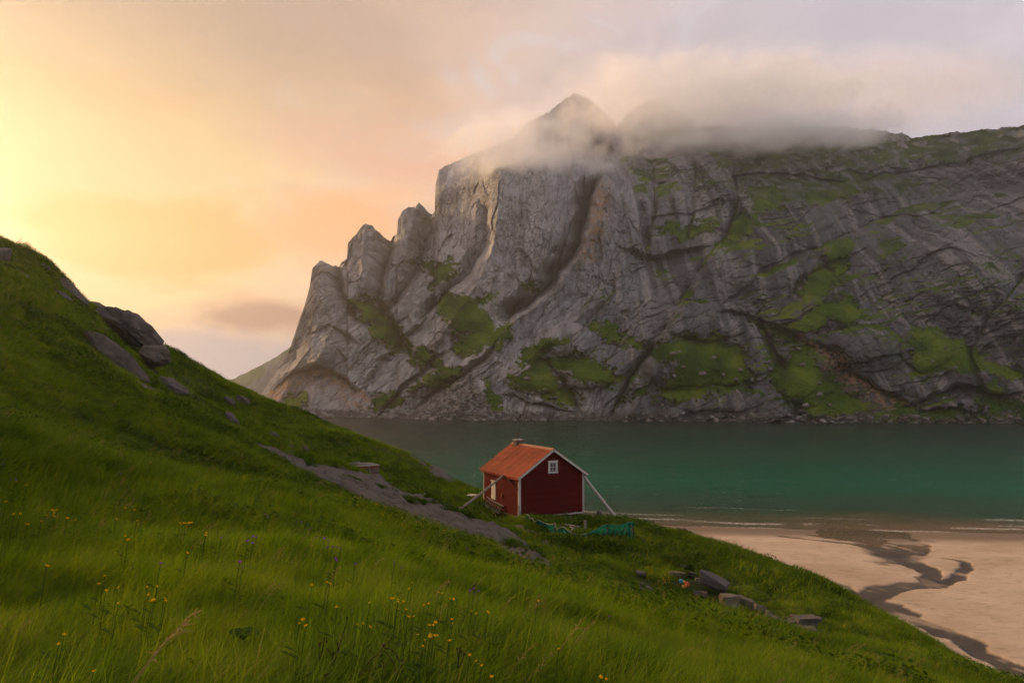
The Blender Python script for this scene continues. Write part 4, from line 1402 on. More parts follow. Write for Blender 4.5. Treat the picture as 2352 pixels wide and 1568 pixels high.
mb.build("ridge_cap", mat_paint("ridge_metal", (.36, .13, .06), (.2, .07, .03), 0.5, 0.4, (1, .3, 1), 3, 0.5), roof)
for side in (-1, 1):
    for yy in (-.30, L_ + .22):
        mb = MB()
        a = [roof_point(side, 0, yy, -.16), roof_point(side, SLEN, yy, -.16), roof_point(side, SLEN, yy, .0), roof_point(side, 0, yy, .0)]
        b = [(p[0], p[1] + .03, p[2]) for p in a]
        mb.add(a + b, [(0, 1, 2, 3), (7, 6, 5, 4), (0, 4, 5, 1), (1, 5, 6, 2), (2, 6, 7, 3), (3, 7, 4, 0)])
        mb.build("barge_board", TRIM, cottage)
    v = SLEN - .01
    p0 = roof_point(side, v, -.26, -.075); p1 = roof_point(side, v, L_ + .2, -.075)
    MB().box((min(p0[0], p0[0] - .025 * side), p0[1], p0[2] - .10), (max(p0[0], p0[0] - .025 * side), p1[1], p0[2] + .06)).build("eaves_board", REDWOOD, cottage)

# chimney behind the ridge with its iron cowl
cy = L_ - .62
chim = MB().box((W_ / 2 - .30, cy - .26, H_ + RISE - .45), (W_ / 2 + .18, cy + .26, H_ + RISE + .30)).build("chimney", CONC, cottage, bevel=.015)
MB().box((W_ / 2 - .36, cy - .32, H_ + RISE + .302), (W_ / 2 + .24, cy + .32, H_ + RISE + .36)).build("chimney_slab", TRIM, chim)
cz = H_ + RISE + .36
mb = MB().box((W_ / 2 - .10, cy - .05, cz), (W_ / 2 - .02, cy + .03, cz + .42))
mb.box((W_ / 2 - .20, cy - .045, cz + .30), (W_ / 2 + .08, cy + .025, cz + .36))
mb.box((W_ / 2 - .24, cy - .04, cz + .28), (W_ / 2 - .20, cy + .02, cz + .58))
mb.box((W_ / 2 + .08, cy - .04, cz + .28), (W_ / 2 + .12, cy + .02, cz + .58))
mb.box((W_ / 2 - .195, cy - .035, cz + .44), (W_ / 2 + .075, cy + .015, cz + .49))
mb.build("chimney_cowl", IRON, chim)

# gable window: casing, sash bars, four panes
wx, wz, ww, wh = W_ / 2 + .05, H_ + .22, .56, .62
win = MB().box((wx - ww / 2 - .10, -.075, wz - .10), (wx - ww / 2, -.02, wz + wh + .02)).build("window", WHITE, cottage)
MB().box((wx + ww / 2, -.075, wz - .10), (wx + ww / 2 + .10, -.02, wz + wh + .02)).build("casing", WHITE, win)
MB().box((wx - ww / 2 - .14, -.085, wz + wh + .022), (wx + ww / 2 + .14, -.02, wz + wh + .10)).build("head_casing", WHITE, win)
MB().box((wx - ww / 2 - .14, -.10, wz - .15), (wx + ww / 2 + .14, -.02, wz - .102)).build("sill", WHITE, win)
MB().box((wx - ww / 2 + .002, -.066, wz - .098), (wx + ww / 2 - .002, -.03, wz - .03)).build("sash_rail", WHITE, win)
MB().box((wx - ww / 2 + .002, -.066, wz + wh - .06), (wx + ww / 2 - .002, -.03, wz + wh + .018)).build("sash_rail", WHITE, win)
for s in (-1, 1):
    MB().box((wx + s * (ww / 2 - .03) - .028, -.064, wz - .028), (wx + s * (ww / 2 - .03) + .028, -.03, wz + wh - .062)).build("sash_stile", WHITE, win)
MB().box((wx - .016, -.062, wz - .028), (wx + .016, -.034, wz + wh - .062)).build("muntin", WHITE, win)
MB().box((wx - ww / 2 + .06, -.060, wz + wh / 2 - .055), (wx + ww / 2 - .06, -.036, wz + wh / 2 - .025)).build("muntin", WHITE, win)
for sx in (-1, 1):
    for sz in (0, 1):
        xa, xb = (wx - ww / 2 + .058, wx - .016) if sx < 0 else (wx + .016, wx + ww / 2 - .058)
        za, zb = (wz - .028, wz + wh / 2 - .056) if sz == 0 else (wz + wh / 2 - .024, wz + wh - .063)
        MB().box((xa, -.046, za), (xb, -.040, zb)).build("pane", GLASS, win)

# shuttered hatch on the sunlit side wall
sy, sz0 = 3.95, .62
sh = MB().box((-.060, sy - .36, sz0), (-.032, sy + .36, sz0 + 1.28)).build("shutter", WHITE, cottage)
for k in range(4):
    MB().box((-.078, sy - .30 + k * .152, sz0 + .01), (-.061, sy - .30 + k * .152 + .146, sz0 + 1.25)).build("shutter_plank", WHITE, sh)
for z in (.16, 1.02):
    MB().box((-.100, sy - .34, sz0 + z), (-.079, sy + .34, sz0 + z + .12)).build("shutter_ledge", WHITE, sh)
MB().box((-.11, sy - .42, sz0 + 1.282), (-.032, sy + .42, sz0 + 1.36)).build("shutter_head", WHITE, sh)
MB().box((-.10, sy + .33, sz0 + .58), (-.079, sy + .37, sz0 + .68)).build("latch", IRON, sh)
MB().box((-.11, 2.45, .95), (-.032, 2.66, 1.22)).build("vent_box", REDWOOD, cottage, bevel=.01)
MB().box((-.10, 1.95, H_ - .30), (-.031, 2.15, H_ - .02)).build("strut_block", DARK, cottage)
MB().tube([(-.09, -.09, -.25), (-.09, -.09, .8)], .028, 8).build("downpipe", IRON, cottage)
HM = Matrix.Translation(Vector(HX)) @ Matrix.Rotation(TH, 4, 'Z')
KEEP_OUT.append(('poly', [tuple((HM @ Vector((x, y, 0)))[:2]) for x, y in ((-.05, -.02), (W_ + .05, -.02), (W_ + .05, L_ + .05), (-.05, L_ + .05))], 0.0))
KEEP_OUT.append(('poly', [tuple((HM @ Vector((x, y, 0)))[:2]) for x, y in ((.3, -.75), (W_ - .4, -.55), (W_ - .4, .0), (.3, .0))], 0.0))
KEEP_OUT.append(('poly', [tuple((HM @ Vector((x, y, 0)))[:2]) for x, y in ((-1.3, 1.2), (0, 1.2), (0, L_ - .4), (-1.3, L_ - .4))], 0.0))


def log(name, a, b, r0, r1, label, seed, mat=None):
    a, b = Vector(a), Vector(b)
    rs = random.Random(seed)
    pts, rad = [], []
    for i in range(13):
        t = i / 12
        p = a.lerp(b, t) + Vector((rs.uniform(-.012, .012), rs.uniform(-.012, .012), -.05 * math.sin(math.pi * t) * rs.uniform(.4, .6)))
        pts.append(p)
        rad.append((r0 + (r1 - r0) * t) * rs.uniform(.93, 1.07))
    o = MB().tube(pts, rad, 10).build(name, mat or WOOD, smooth=True)
    return tag(o, label, "log")


fa = hit_hill(1050, 1172)
log("log_prop", HM @ Vector((-.12, 2.05, H_ - .12)), (fa[0], fa[1], fa[2] - .05), .075, .095, "slanting log that props the sunlit side wall from the bedrock", 3)
fb = at(1430, 1199, 49.6)
fb[2] = min(fb[2], float(hill_z(fb[0], fb[1])) + .25)
log("log_prop", HM @ Vector((W_ + .12, .55, H_ - .05)), (fb[0], fb[1], fb[2] - .25), .11, .13, "thick pale log propping the right-hand wall above the green net", 5, PALEWOOD)

# wooden ladder lying against the side wall
lad = thing("ladder", "short weathered ladder lying on its side against the sunlit cottage wall", "ladder", tuple(HM @ Vector((-.50, 2.2, -.25))), (0, 0, TH))
lz = max(float(hill_z(lad.location.x, lad.location.y)) - lad.location.z, -.1) + .12
for z, d in ((.12 + lz, -.05), (.58 + lz, .30)):
    MB().tube([(d, -.2, z), (d, 1.1, z + .10), (d, 2.55, z + .26)], .035, 6).build("rail", GREYWOOD, lad)
for k in range(8):
    t = .05 + k * .32
    zz = .10 * t / 1.3
    MB().tube([(-.05, t, .12 + lz + zz), (.30, t, .58 + lz + zz)], .022, 6).build("rung", GREYWOOD, lad)

# bench end behind the prop
bc = hit_hill(1087, 1150, y0=48)
bn = thing("bench", "small pale plank bench in the grass left of the cottage", "bench", (bc[0], bc[1], bc[2]), (0, 0, -.35))
MB().box((-.36, -.45, .42), (.30, -.10, .50)).build("seat", WHITE, bn, bevel=.008)
MB().box((-.36, -.08, .42), (.30, .26, .50)).build("seat", WHITE, bn, bevel=.008)
for x in (-.28, .22):
    MB().box((x - .03, -.38, -.3), (x + .03, .2, .419)).build("leg", OLDWOOD, bn)

# ---------------------------------------------------------------- collapsed shed beyond the bedrock strip
sa = at(870, 1068, 54.5)
sb = at(800, 1077, 53.2)
shed = thing("shed", "low tumbledown plank shed half hidden behind the bedrock strip", "shed", (sa[0], sa[1], sa[2]), (0, 0, math.atan2(sa[1] - sb[1], sa[0] - sb[0])))
LS = math.hypot(sa[0] - sb[0], sa[1] - sb[1]) + .6
DZ = -(sa[2] - sb[2]) / LS
for k in range(int(LS / .16)):
    x = -LS + .02 + k * .16
    MB().box((x, -.02 + .006 * (k % 3), -1.7), (x + .148, .025, -.13 + DZ * -x * .9)).build("wall_plank", OLDWOOD, shed)
for k in range(8):
    MB().box((-.02 + .004 * (k % 2), .03 + k * .16, -1.7), (.02, .03 + k * .16 + .15, -.12)).build("wall_plank", OLDWOOD, shed)
MB().box((-LS, -.05, -.14), (.03, -.021, -.03)).build("fascia", REDWOOD, shed)
for k in range(8):
    y = -.10 + k * .20
    gap = random.uniform(-.25, .1)
    M = Matrix.Rotation(random.uniform(-.03, .05), 4, 'Y') @ Matrix.Rotation(random.uniform(-.05, .05), 4, 'Z')
    MB().box((-LS * (1 if k % 3 else .55), y, -.02 + .01 * k), (.08 + gap * (k > 3), y + .17, .02 + .01 * k), M).build("roof_plank", GREYWOOD, shed)
for k, (x0, x1, z0, z1) in enumerate(((-LS, -1.35, .10, .28), (-LS + .3, -1.5, .06, .18))):
    MB().tube([(x0, .6 + .3 * k, z0), (x1, .5 + .3 * k, z1)], .05, 5).build("loose_pole", GREYWOOD, shed)
MB().tube([(-1.05, .5, .12), (-.85, -.10, -.05), (-.62, -.14, -1.0)], .03, 6).build("loose_pole", GREYWOOD, shed)

# mooring rope from the shed corner
def rope(name, pts, r, mat, label):
    P = [Vector(p) for p in pts]
    o = MB().tube(P, r, 6).build(name, mat, smooth=True)
    return tag(o, label, "rope")


def mat_plain(name, col, rough=0.8, spec=0.2):
    m, g, out = mat_new(name)
    n = g.noise(obj_coords(g), 30.0, 3, 0.6)
    principled(g, out, g.mix(g.m('MULTIPLY', n, 0.5), col, tuple(.55 * v for v in col)), rough, None, spec)
    return m


ROPE_BLUE = mat_plain("blue_rope", (.02, .17, .22))
ROPE_DARK = mat_plain("dark_rope", (.04, .035, .03))
ROPE_GREY = mat_plain("grey_rope", (.17, .16, .14))
ps = at(894, 1090, 54.5)
gz = float(hill_z(ps[0], ps[1]))
post = tag(MB().tube([(ps[0], ps[1], min(gz, ps[2] - .5) - .2), (ps[0] + .02, ps[1], ps[2] - .2), (ps[0], ps[1], ps[2] + .02)], [.07, .10, .05], 7).build("mooring_post", ROPE_DARK), "short dark post holding the rope between shed and grass", "post")
e = hit_hill(958, 1156)
rope("rope", [sa + np.array((0, 0, -.02)), (sa + ps) / 2 + np.array((0, 0, -.06)), ps], .025, ROPE_DARK, "dark rope stretched from the shed corner to the dark post")
rope("rope", [ps, ps * .75 + e * .25 + np.array((0, 0, -.05)), (ps + e) / 2 + np.array((0, 0, -.06)), e + np.array((0, 0, .03))], .028, ROPE_BLUE, "blue rope running down from the dark post into the grass")
s0, s1 = hit_hill(964, 1152), hit_hill(978, 1145)
tag(MB().tube([s0 + np.array((0, 0, .2)), s1 + np.array((0, 0, .42))], .03, 6).build("stick", GREYWOOD), "pale stick lying in the grass at the end of the blue rope", "stick")

# ---------------------------------------------------------------- green fishing net on posts before the cottage
def npx(zx, zy):
    return (1900 + zx / 4.276) * .6125, (1850 + zy / 4.276) * .6125


NET_TOP = [(205, 365), (245, 378), (280, 385), (305, 345), (325, 330), (350, 350), (375, 400), (410, 385), (450, 460), (485, 435), (510, 425), (600, 475), (670, 490), (730, 495), (775, 475), (800, 600), (835, 555),
           (870, 535), (930, 545), (1000, 605), (1080, 655), (1200, 660), (1300, 640), (1430, 585), (1520, 535), (1595, 495), (1700, 510), (1830, 510), (1900, 490), (1950, 465), (2020, 460), (2045, 475)]
NET_BASE = [(205, 400), (245, 425), (280, 445), (325, 455), (375, 475), (450, 540), (510, 580), (600, 600), (700, 640), (800, 700), (930, 740), (1080, 745), (1300, 740), (1600, 720), (1900, 715), (2045, 715)]


def mat_net():
    m, g, out = mat_new("green_netting")
    uv = obj_coords(g)
    d = g.node('ShaderNodeBsdfDiffuse')
    n = g.noise(uv, 6.0, 4, 0.6)
    g.put(d.inputs[0], g.ramp(n, [(0.3, (.004, .085, .060)), (0.7, (.010, .19, .135))]))
    tl = g.node('ShaderNodeBsdfTranslucent')
    g.put(tl.inputs[0], (.008, .16, .11))
    a = g.node('ShaderNodeMixShader'); a.inputs[0].default_value = .4
    g.l.new(d.outputs[0], a.inputs[1]); g.l.new(tl.outputs[0], a.inputs[2])
    t = g.node('ShaderNodeBsdfTransparent')
    mx = g.node('ShaderNodeMixShader')
    g.put(mx.inputs[0], g.smooth(n, 0.25, 0.7, 0.5, 0.92))
    g.l.new(t.outputs[0], mx.inputs[1]); g.l.new(a.outputs[0], mx.inputs[2])
    g.l.new(mx.outputs[0], out.inputs[0])
    return m


def build_net():
    bx = np.array([npx(*p) for p in NET_BASE]); tx = np.array([npx(*p) for p in NET_TOP])
    n, r = 130, 9
    u = np.linspace(tx[0, 0], tx[-1, 0], n)
    ty = np.interp(u, tx[:, 0], tx[:, 1]); by = np.interp(u, bx[:, 0], bx[:, 1])
    # where the net stands on the ground
    foot = []
    for a in np.linspace(u[0], u[-1], 14):
        foot.append(hit_hill(a, float(np.interp(a, bx[:, 0], bx[:, 1]))))
    foot = np.array(foot)
    kk = np.linspace(u[0], u[-1], 14)
    Yn = np.interp(u, kk, np.minimum(foot[:, 1], 46.4))
    top = at(u, ty, Yn)
    gz = hill_z(top[:, 0], top[:, 1])
    P = np.zeros((r, n, 3))
    for i in range(r):
        t = i / (r - 1)
        P[i] = top
        P[i, :, 2] = top[:, 2] * (1 - t) + (np.minimum(gz, top[:, 2] - .12) - .05) * t
        P[i, :, 1] += 0.16 * np.sin(u * .55 + 3 * t) * t + 0.05 * np.sin(u * 1.7)
        P[i, :, 0] += 0.10 * np.sin(u * .8 + 2 * t) * t
    root = thing("net_fence", "sagging green fishing net strung on posts in front of the cottage", "net", (float(top[40, 0]), float(top[40, 1]), float(gz[40])))
    org = np.array(root.location)
    link("netting", grid_mesh("netting", P - org), mat_net(), root)
    rp = [tuple(p - org + np.array((0, -.02, .01))) for p in top[:78]]
    MB().tube(rp, .026, 6).build("head_rope", ROPE_GREY, root, smooth=True)
    MB().tube([tuple(p - org + np.array((0, -.02, .01))) for p in top[77:]], .028, 6).build("head_rope", mat_plain("green_rope", (.01, .15, .11)), root, smooth=True)
    for zx, zy in ((535, 440), (775, 478), (890, 545), (1597, 497), (1955, 470), (2022, 465)):
        q = npx(zx, zy)
        k = int(np.argmin(np.abs(u - q[0])))
        p = top[k] - org
        MB().box((p[0] - .05, p[1] + .04, gz[k] - org[2] - .4), (p[0] + .05, p[1] + .12, p[2] + .02)).build("post", OLDWOOD, root)
    # heap of surplus net at the right-hand end
    return root


build_net()
q = npx(1275, 530)
g0 = hit_hill(*npx(1268, 640))
tag(MB().box((g0[0] - .10, g0[1] - .06, g0[2] - .3), (g0[0] + .06, g0[1] + .06, g0[2] + .78), None).build("fence_stake", GREYWOOD, bevel=.01), "lone grey stake standing in the weeds behind the net", "stake")
h0 = at(*npx(215, 372), 46.4)
hp = [at(*npx(a, b), 46.3) for a, b in ((115, 470), (112, 430), (125, 398), (150, 378), (185, 368), (212, 372), (222, 330), (216, 290))]
tag(MB().tube(hp, .055, 8).build("hose", ROPE_GREY, smooth=True), "thick grey hose curling out at the near corner of the cottage", "hose")
k0 = hit_hill(*npx(1050, 640))
drift = thing("driftwood_heap", "little heap of bleached driftwood behind the sagging middle of the net", "driftwood", tuple(k0))
for i in range(6):
    a = random.uniform(0, 3.1); l = random.uniform(.2, .45)
    MB().tube([(-l * math.cos(a), -l * math.sin(a) * .5, .12 + .07 * i), (l * math.cos(a), l * math.sin(a) * .5, .2 + .07 * i + random.uniform(-.1, .1))], .045, 6).build("branch", GREYWOOD, drift)

# ---------------------------------------------------------------- net floats by the ruin
def float_ball(px, py, r, col, label, name="net_float"):
    c = at(px, py, float(hit_hill(px, py + 4)[1]) - .15)
    bm = bmesh.new()
    bmesh.ops.create_uvsphere(bm, u_segments=16, v_segments=10, radius=r)
    for v in bm.verts:
        v.co.z *= .94
    me = bpy.data.meshes.new(name)
    bm.to_mesh(me); bm.free()
    me.polygons.foreach_set('use_smooth', [True] * len(me.polygons))
    root = thing(name, label, "float", tuple(c), (random.uniform(0, 1), random.uniform(0, 1), 0), "net floats by the ruin")
    link("ball", me, mat_plain("float_" + name + str(px), col, .55, .4), root)
    MB().tube([(0, 0, r * .9), (0, 0, r * 1.25)], [.03, .02], 8).build("neck", ROPE_DARK, root)


float_ball(1570.5, 1336, .105, (.50, .25, .03), "yellow net float at the top of the cluster by the ruin")
float_ball(1570, 1347, .10, (.42, .24, .04), "dull yellow net float at the bottom of the cluster by the ruin")
float_ball(1579, 1340, .105, (.62, .12, .03), "orange net float at the right of the cluster by the ruin")
float_ball(1575.5, 1344.5, .095, (.62, .08, .03), "red orange net float in the middle of the cluster by the ruin")
float_ball(1650, 1402, .10, (.55, .20, .06), "faded orange float alone below the largest wall slab")
bp = hit_hill(1563, 1341)
tag(MB().box((bp[0] - .09, bp[1] - .2, bp[2] + .1), (bp[0] + .09, bp[1] - .05, bp[2] + .28), None).build("plastic_scrap", mat_plain("blue_plastic", (.02, .22, .34), .5, .4), bevel=.03), "bright blue plastic scrap beside the floats", "scrap")

# ---------------------------------------------------------------- grass: thousands of tufts on the hillside
def mat_blade(name, stops, trans=0.52, gloss=0.006):
    m, g, out = mat_new(name)
    p = position(g)
    rnd = g.node('ShaderNodeObjectInfo').outputs['Random']
    patch = g.noise(p, 0.22, 2, 0.5)
    fine = g.noise(p, 1.7, 2, 0.6)
    v = g.m('ADD', g.m('MULTIPLY', g.attr('tone'), 0.50), g.m('ADD', g.m('MULTIPLY', g.m('ADD', g.smooth(patch, 0.3, 0.7), rnd), 0.20), g.m('MULTIPLY', g.smooth(fine, .34, .66), 0.42)))
    v = g.m('SUBTRACT', v, 0.14)
    c = g.ramp(v, stops)
    d = g.node('ShaderNodeBsdfDiffuse'); g.put(d.inputs[0], c)
    t = g.node('ShaderNodeBsdfTranslucent'); g.put(t.inputs[0], g.mix(1.0, c, (.95, 1.0, .38), 'MULTIPLY'))
    mx = g.node('ShaderNodeMixShader'); mx.inputs[0].default_value = trans
    g.l.new(d.outputs[0], mx.inputs[1]); g.l.new(t.outputs[0], mx.inputs[2])
    gl = g.node('ShaderNodeBsdfGlossy'); gl.inputs['Roughness'].default_value = .45
    m2 = g.node('ShaderNodeMixShader'); m2.inputs[0].default_value = gloss
    g.l.new(mx.outputs[0], m2.inputs[1]); g.l.new(gl.outputs[0], m2.inputs[2])
    g.l.new(m2.outputs[0], out.inputs[0])
    return m


GREEN = [(0.0, (.016, .046, .003)), (0.28, (.072, .140, .005)), (0.65, (.150, .222, .009)), (1.0, (.250, .275, .018))]
BLADE = mat_blade("grass_blade", GREEN)
HERB = mat_blade("herb_leaf", [(0.0, (.026, .055, .005)), (0.6, (.052, .095, .008)), (1.0, (.085, .125, .012))], 0.3)
STRAW = mat_blade("dry_grass", [(0.0, (.20, .135, .045)), (1.0, (.33, .24, .10))], 0.4)


def tuft_mesh(name, seed, blades, spread, length, width, lean, mat, segs=4, straw=0):
    rs = np.random.default_rng(seed)
    mb = MB()
    mats, tones = [], []
    for i in range(blades):
        a = rs.uniform(0, 6.283); rr = spread * math.sqrt(rs.uniform(0, 1))
        bx, by = rr * math.cos(a), rr * math.sin(a)
        L = length * rs.uniform(.55, 1.15)
        w = width * rs.uniform(.7, 1.3)
        # wind combs the blades one way, each with its own stray
        dx = lean * rs.uniform(.2, 1.4) + rs.normal(0, .36); dy = rs.normal(0.1, .42)
        dn = math.hypot(dx, dy) + 1e-6
        sx, sy = -dy / dn, dx / dn
        tw = rs.uniform(-.9, .9)
        sx, sy = sx * math.cos(tw) - sy * math.sin(tw), sx * math.sin(tw) + sy * math.cos(tw)
        vs = []
        for k in range(segs + 1):
            t = k / segs
            f = t * t * .55 + t * .45
            z = L * t * (1 - .22 * min(dn, 1.6) * t)
            x = bx + dx * L * f * .8; y = by + dy * L * f * .8
            ww = w * (1 - t) ** .7 if k < segs else 0.0
            if k < segs:
                vs += [(x - sx * ww / 2, y - sy * ww / 2, z), (x + sx * ww / 2, y + sy * ww / 2, z)]
            else:
                vs.append((x, y, z))
        fs = [(2 * k, 2 * k + 1, 2 * k + 3, 2 * k + 2) for k in range(segs - 1)] + [(2 * segs - 2, 2 * segs - 1, 2 * segs)]
        mb.add(vs, fs)
        mats += [1 if i < straw else 0] * len(fs)
        tones += [rs.random()] * len(vs)
    me = mb.mesh(name)
    me.materials.append(mat)
    me.materials.append(STRAW)
    me.polygons.foreach_set('material_index', mats)
    set_attr(me, 'tone', np.array(tones))
    return me


def herb_mesh(name, seed, leaves, spread, height, size):
    rs = np.random.default_rng(seed)
    mb = MB()
    for i in range(leaves):
        a = rs.uniform(0, 6.283); rr = spread * math.sqrt(rs.uniform(0, 1))
        c = Vector((rr * math.cos(a), rr * math.sin(a), height * rs.uniform(.15, 1) * (1 - .5 * (rr / spread) ** 2)))
        n = Vector((rs.normal(0, .5), rs.normal(0, .5), 1)).normalized()
        u = n.cross(Vector((math.cos(a * 3), math.sin(a * 3), .2))).normalized(); v = n.cross(u)
        s = size * rs.uniform(.6, 1.3)
        mb.add([c - u * s * .1, c + v * s * .28 + u * s * .35, c + u * s + n * -.15 * s, c - v * s * .28 + u * s * .35], [(0, 1, 2, 3)])
    me = mb.mesh(name)
    me.materials.append(HERB)
    set_attr(me, 'tone', np.repeat(rs.random(leaves), 4))
    return me


def panicle_mesh(name, seed, h):
    rs = np.random.default_rng(seed)
    mb = MB()
    for j in range(2):
        dx = rs.uniform(.25, .5); x0 = rs.uniform(-.1, .1); y0 = rs.uniform(-.1, .1)
        pt = lambda t: Vector((x0 + dx * h * t * t, y0 + .1 * h * t * t, h * t * (1 - .12 * t)))
        mb.tube([pt(k / 6) for k in range(7)], [.0022] * 5 + [.0015, .001], 3, False)
        for k in range(22):
            t = rs.uniform(.72, 1.0)
            p = pt(t)
            d = Vector((rs.normal(.3, .5), rs.normal(0, .5), rs.normal(.2, .3))) * .035
            s = Vector((rs.normal(), rs.normal(), rs.normal())).normalized() * .0045
            mb.add([p + d * .3 - s, p + d * .3 + s, p + d * 1.3], [(0, 1, 2)])
    me = mb.mesh(name)
    me.materials.append(STRAW)
    set_attr(me, 'tone', rs.random(len(me.vertices)))
    return me


TUFTS = []
def reg(me):
    o = bpy.data.objects.new(me.name, me)      # source geometry only, never placed on its own
    TUFTS.append(o)
    return len(TUFTS) - 1


NEAR = [reg(tuft_mesh("tuft", 600 + i, 46, .13, .44, .0050, .95, BLADE, 5, 1)) for i in range(4)]
MID = [reg(tuft_mesh("tuft", 620 + i, 44, .30, .42, .012, .85, BLADE, 4, 1)) for i in range(4)]
FAR = [reg(tuft_mesh("tuft", 640 + i, 46, .60, .42, .030, .7, BLADE, 3, 1)) for i in range(3)]
NEARP = [reg(tuft_mesh("sward", 700 + i, 340, .42, .38, .0050, .95, BLADE, 4, 7)) for i in range(5)]
MIDP = [reg(tuft_mesh("sward", 720 + i, 230, .85, .38, .017, .85, BLADE, 3, 5)) for i in range(5)]
FARP = [reg(tuft_mesh("sward", 740 + i, 240, 1.6, .40, .045, .7, BLADE, 2, 5)) for i in range(4)]
HERBS = [reg(herb_mesh("herb", 660 + i, 70, .32, .30, .075)) for i in range(2)]
HERBF = [reg(herb_mesh("herb", 665 + i, 90, .55, .42, .13)) for i in range(2)]
DRY = [reg(panicle_mesh("panicle", 680 + i, .62)) for i in range(3)]


def blocked(x, y, margin=0.0):
    b = np.zeros(x.shape, bool)
    for kind, a, r in KEEP_OUT:
        if kind == 'disc':
            b |= np.hypot(x - a[0], y - a[1]) < r + margin
        else:
            A = np.array(a)
            m = (x > A[:, 0].min() - 1 - margin) & (x < A[:, 0].max() + 1 + margin) & (y > A[:, 1].min() - 1 - margin) & (y < A[:, 1].max() + 1 + margin)
            if m.any():
                rg = region(x[m], y[m], a) + 0.25 * fbm(x[m] / .9, y[m] / .9, octaves=2, seed=701)
                t = b[m]; t |= rg > r - margin; b[m] = t
    return b


def build_grass():
    rs = np.random.default_rng(99)
    X, Y, I, S, R, H = [], [], [], [], [], []
    def scatter(y0, y1, dens, kinds, size, thin=None, clear=0.0, fringe=0.0):
        """dens tufts per square metre between forward distances y0..y1, inside the wedge of view plus a margin"""
        wmax = 0.80 * y1 + 2.5
        n = int(dens * (y1 - y0) * 2 * wmax)
        x = rs.uniform(-wmax, wmax, n); y = rs.uniform(y0, y1, n)
        ok = np.abs(x) < 0.80 * np.maximum(y, 0.5) + 2.5
        x, y = x[ok], y[ok]
        if thin is not None:
            k = rs.random(len(x)) < thin(x, y); x, y = x[k], y[k]
        z = hill_z(x, y)
        ok = (z > 0.9) & ~blocked(x, y, clear)
        if fringe:
            near_path = np.zeros(len(x), bool)
            for pts, w in PATH_LINES:
                near_path |= poly_dist(x, y, pts)[0] < w + fringe
            ok &= blocked(x, y, fringe) | near_path
        for pts, w in PATH_LINES:
            d, _, _ = poly_dist(x, y, pts)
            ok &= d > w * rs.uniform(.4, 1.1, len(d)) + clear
        x, y, z = x[ok], y[ok], z[ok]
        n = len(x)
        X.append(x); Y.append(y); H.append(z)
        I.append(rs.choice(kinds, n))
        s = size * rs.uniform(.7, 1.25, n) * (0.40 + 0.6 * vnoise(x / 2.6, y / 2.6, seed=711) + 0.5 * vnoise(x / .9, y / .9, seed=712))
        # grazed and trodden turf round the cottage
        lawn = np.exp(-(((x - 3.0) / 5.5) ** 2 + ((y - 41.5) / 3.6) ** 2))
        ruin = np.exp(-(((x - 10.5) / 5.0) ** 2 + ((y - 32.0) / 4.5) ** 2))
        S.append(s * (1 - 0.55 * lawn) * (1 - 0.68 * ruin))
        R.append(rs.normal(0, .75, n) + 0.5 * fbm(x / 4, y / 4, octaves=2, seed=715))
    scatter(1.6, 6.0, 21, NEARP, 1.0, clear=.42)
    scatter(6.0, 11.0, 13, NEARP, 1.1, clear=.42)
    scatter(9.0, 20.0, 5.0, MIDP, 1.0, clear=.85)
    scatter(11.0, 20.0, 2.6, NEARP, 1.25, clear=.5)
    scatter(18.0, 34.0, 2.9, MIDP, 1.1, clear=.85)
    scatter(30.0, 60.0, 1.15, FARP, 0.9, clear=1.5)
    scatter(30.0, 55.0, 0.9, MIDP, 1.2, clear=.9)
    scatter(55.0, 112.0, 0.8, FARP, 1.1, clear=1.6)
    # small tufts fill in close to rocks, walls and paths
    scatter(18.0, 34.0, 22, MID, 1.1, fringe=.85)
    scatter(30.0, 60.0, 9.0, FAR, 0.85, fringe=1.5)
    scatter(30.0, 55.0, 12.0, MID, 1.1, fringe=1.2)
    scatter(55.0, 112.0, 6.0, FAR, 1.0, fringe=1.6)
    hb = lambda x, y: sstep(fbm(x / 3.2, y / 3.2, octaves=4, seed=721), -0.05, 0.40)
    scatter(3.5, 14.0, 18, HERBS, .85, hb)
    scatter(12.0, 36.0, 9.0, HERBS, 1.35, hb)
    scatter(32.0, 110.0, 3.2, HERBF, 1.1, hb)
    scatter(2.5, 10.0, 0.8, DRY, .85)
    scatter(10.0, 30.0, 0.5, DRY, 1.0)
    # taller weeds in the lee of the cottage and along the net
    for cx, cy, rx, ry, n in ((1395, 1192, 46, 14, 260), (1300, 1240, 60, 9, 90), (1400, 1246, 60, 8, 90), (1235, 1210, 26, 7, 60)):
        c = hit_hill(cx, cy)
        s = c[1] / 1568
        x = c[0] + rs.normal(0, rx * s * .5, n); y = c[1] + rs.normal(0, .8, n)
        ok = ~blocked(x, y)
        x, y = x[ok], y[ok]
        X.append(x); Y.append(y); H.append(hill_z(x, y)); I.append(rs.choice(HERBF + FAR, len(x))); S.append(rs.uniform(.8, 1.3, len(x))); R.append(rs.uniform(-1, 1, len(x)))
    # heather cushions in the seams of the bedrock strip
    for cx, cy, rx, n in ((815, 1108, 26, 50), (848, 1117, 18, 45), (878, 1128, 20, 50), (944, 1165, 22, 36), (970, 1178, 20, 36), (700, 1062, 20, 20), (1000, 1162, 60, 60), (1060, 1188, 30, 30), (1178, 1252, 20, 34), (1215, 1270, 24, 34)):
        c = hit_hill(cx, cy)
        s = c[1] / 1568
        x = c[0] + rs.normal(0, rx * s * .45, n); y = c[1] + rs.normal(0, .35, n)
        X.append(x); Y.append(y); H.append(hill_z(x, y, False) + .18); I.append(rs.choice(HERBF + HERBS, n)); S.append(rs.uniform(.5, .85, n)); R.append(rs.uniform(-1, 1, n))
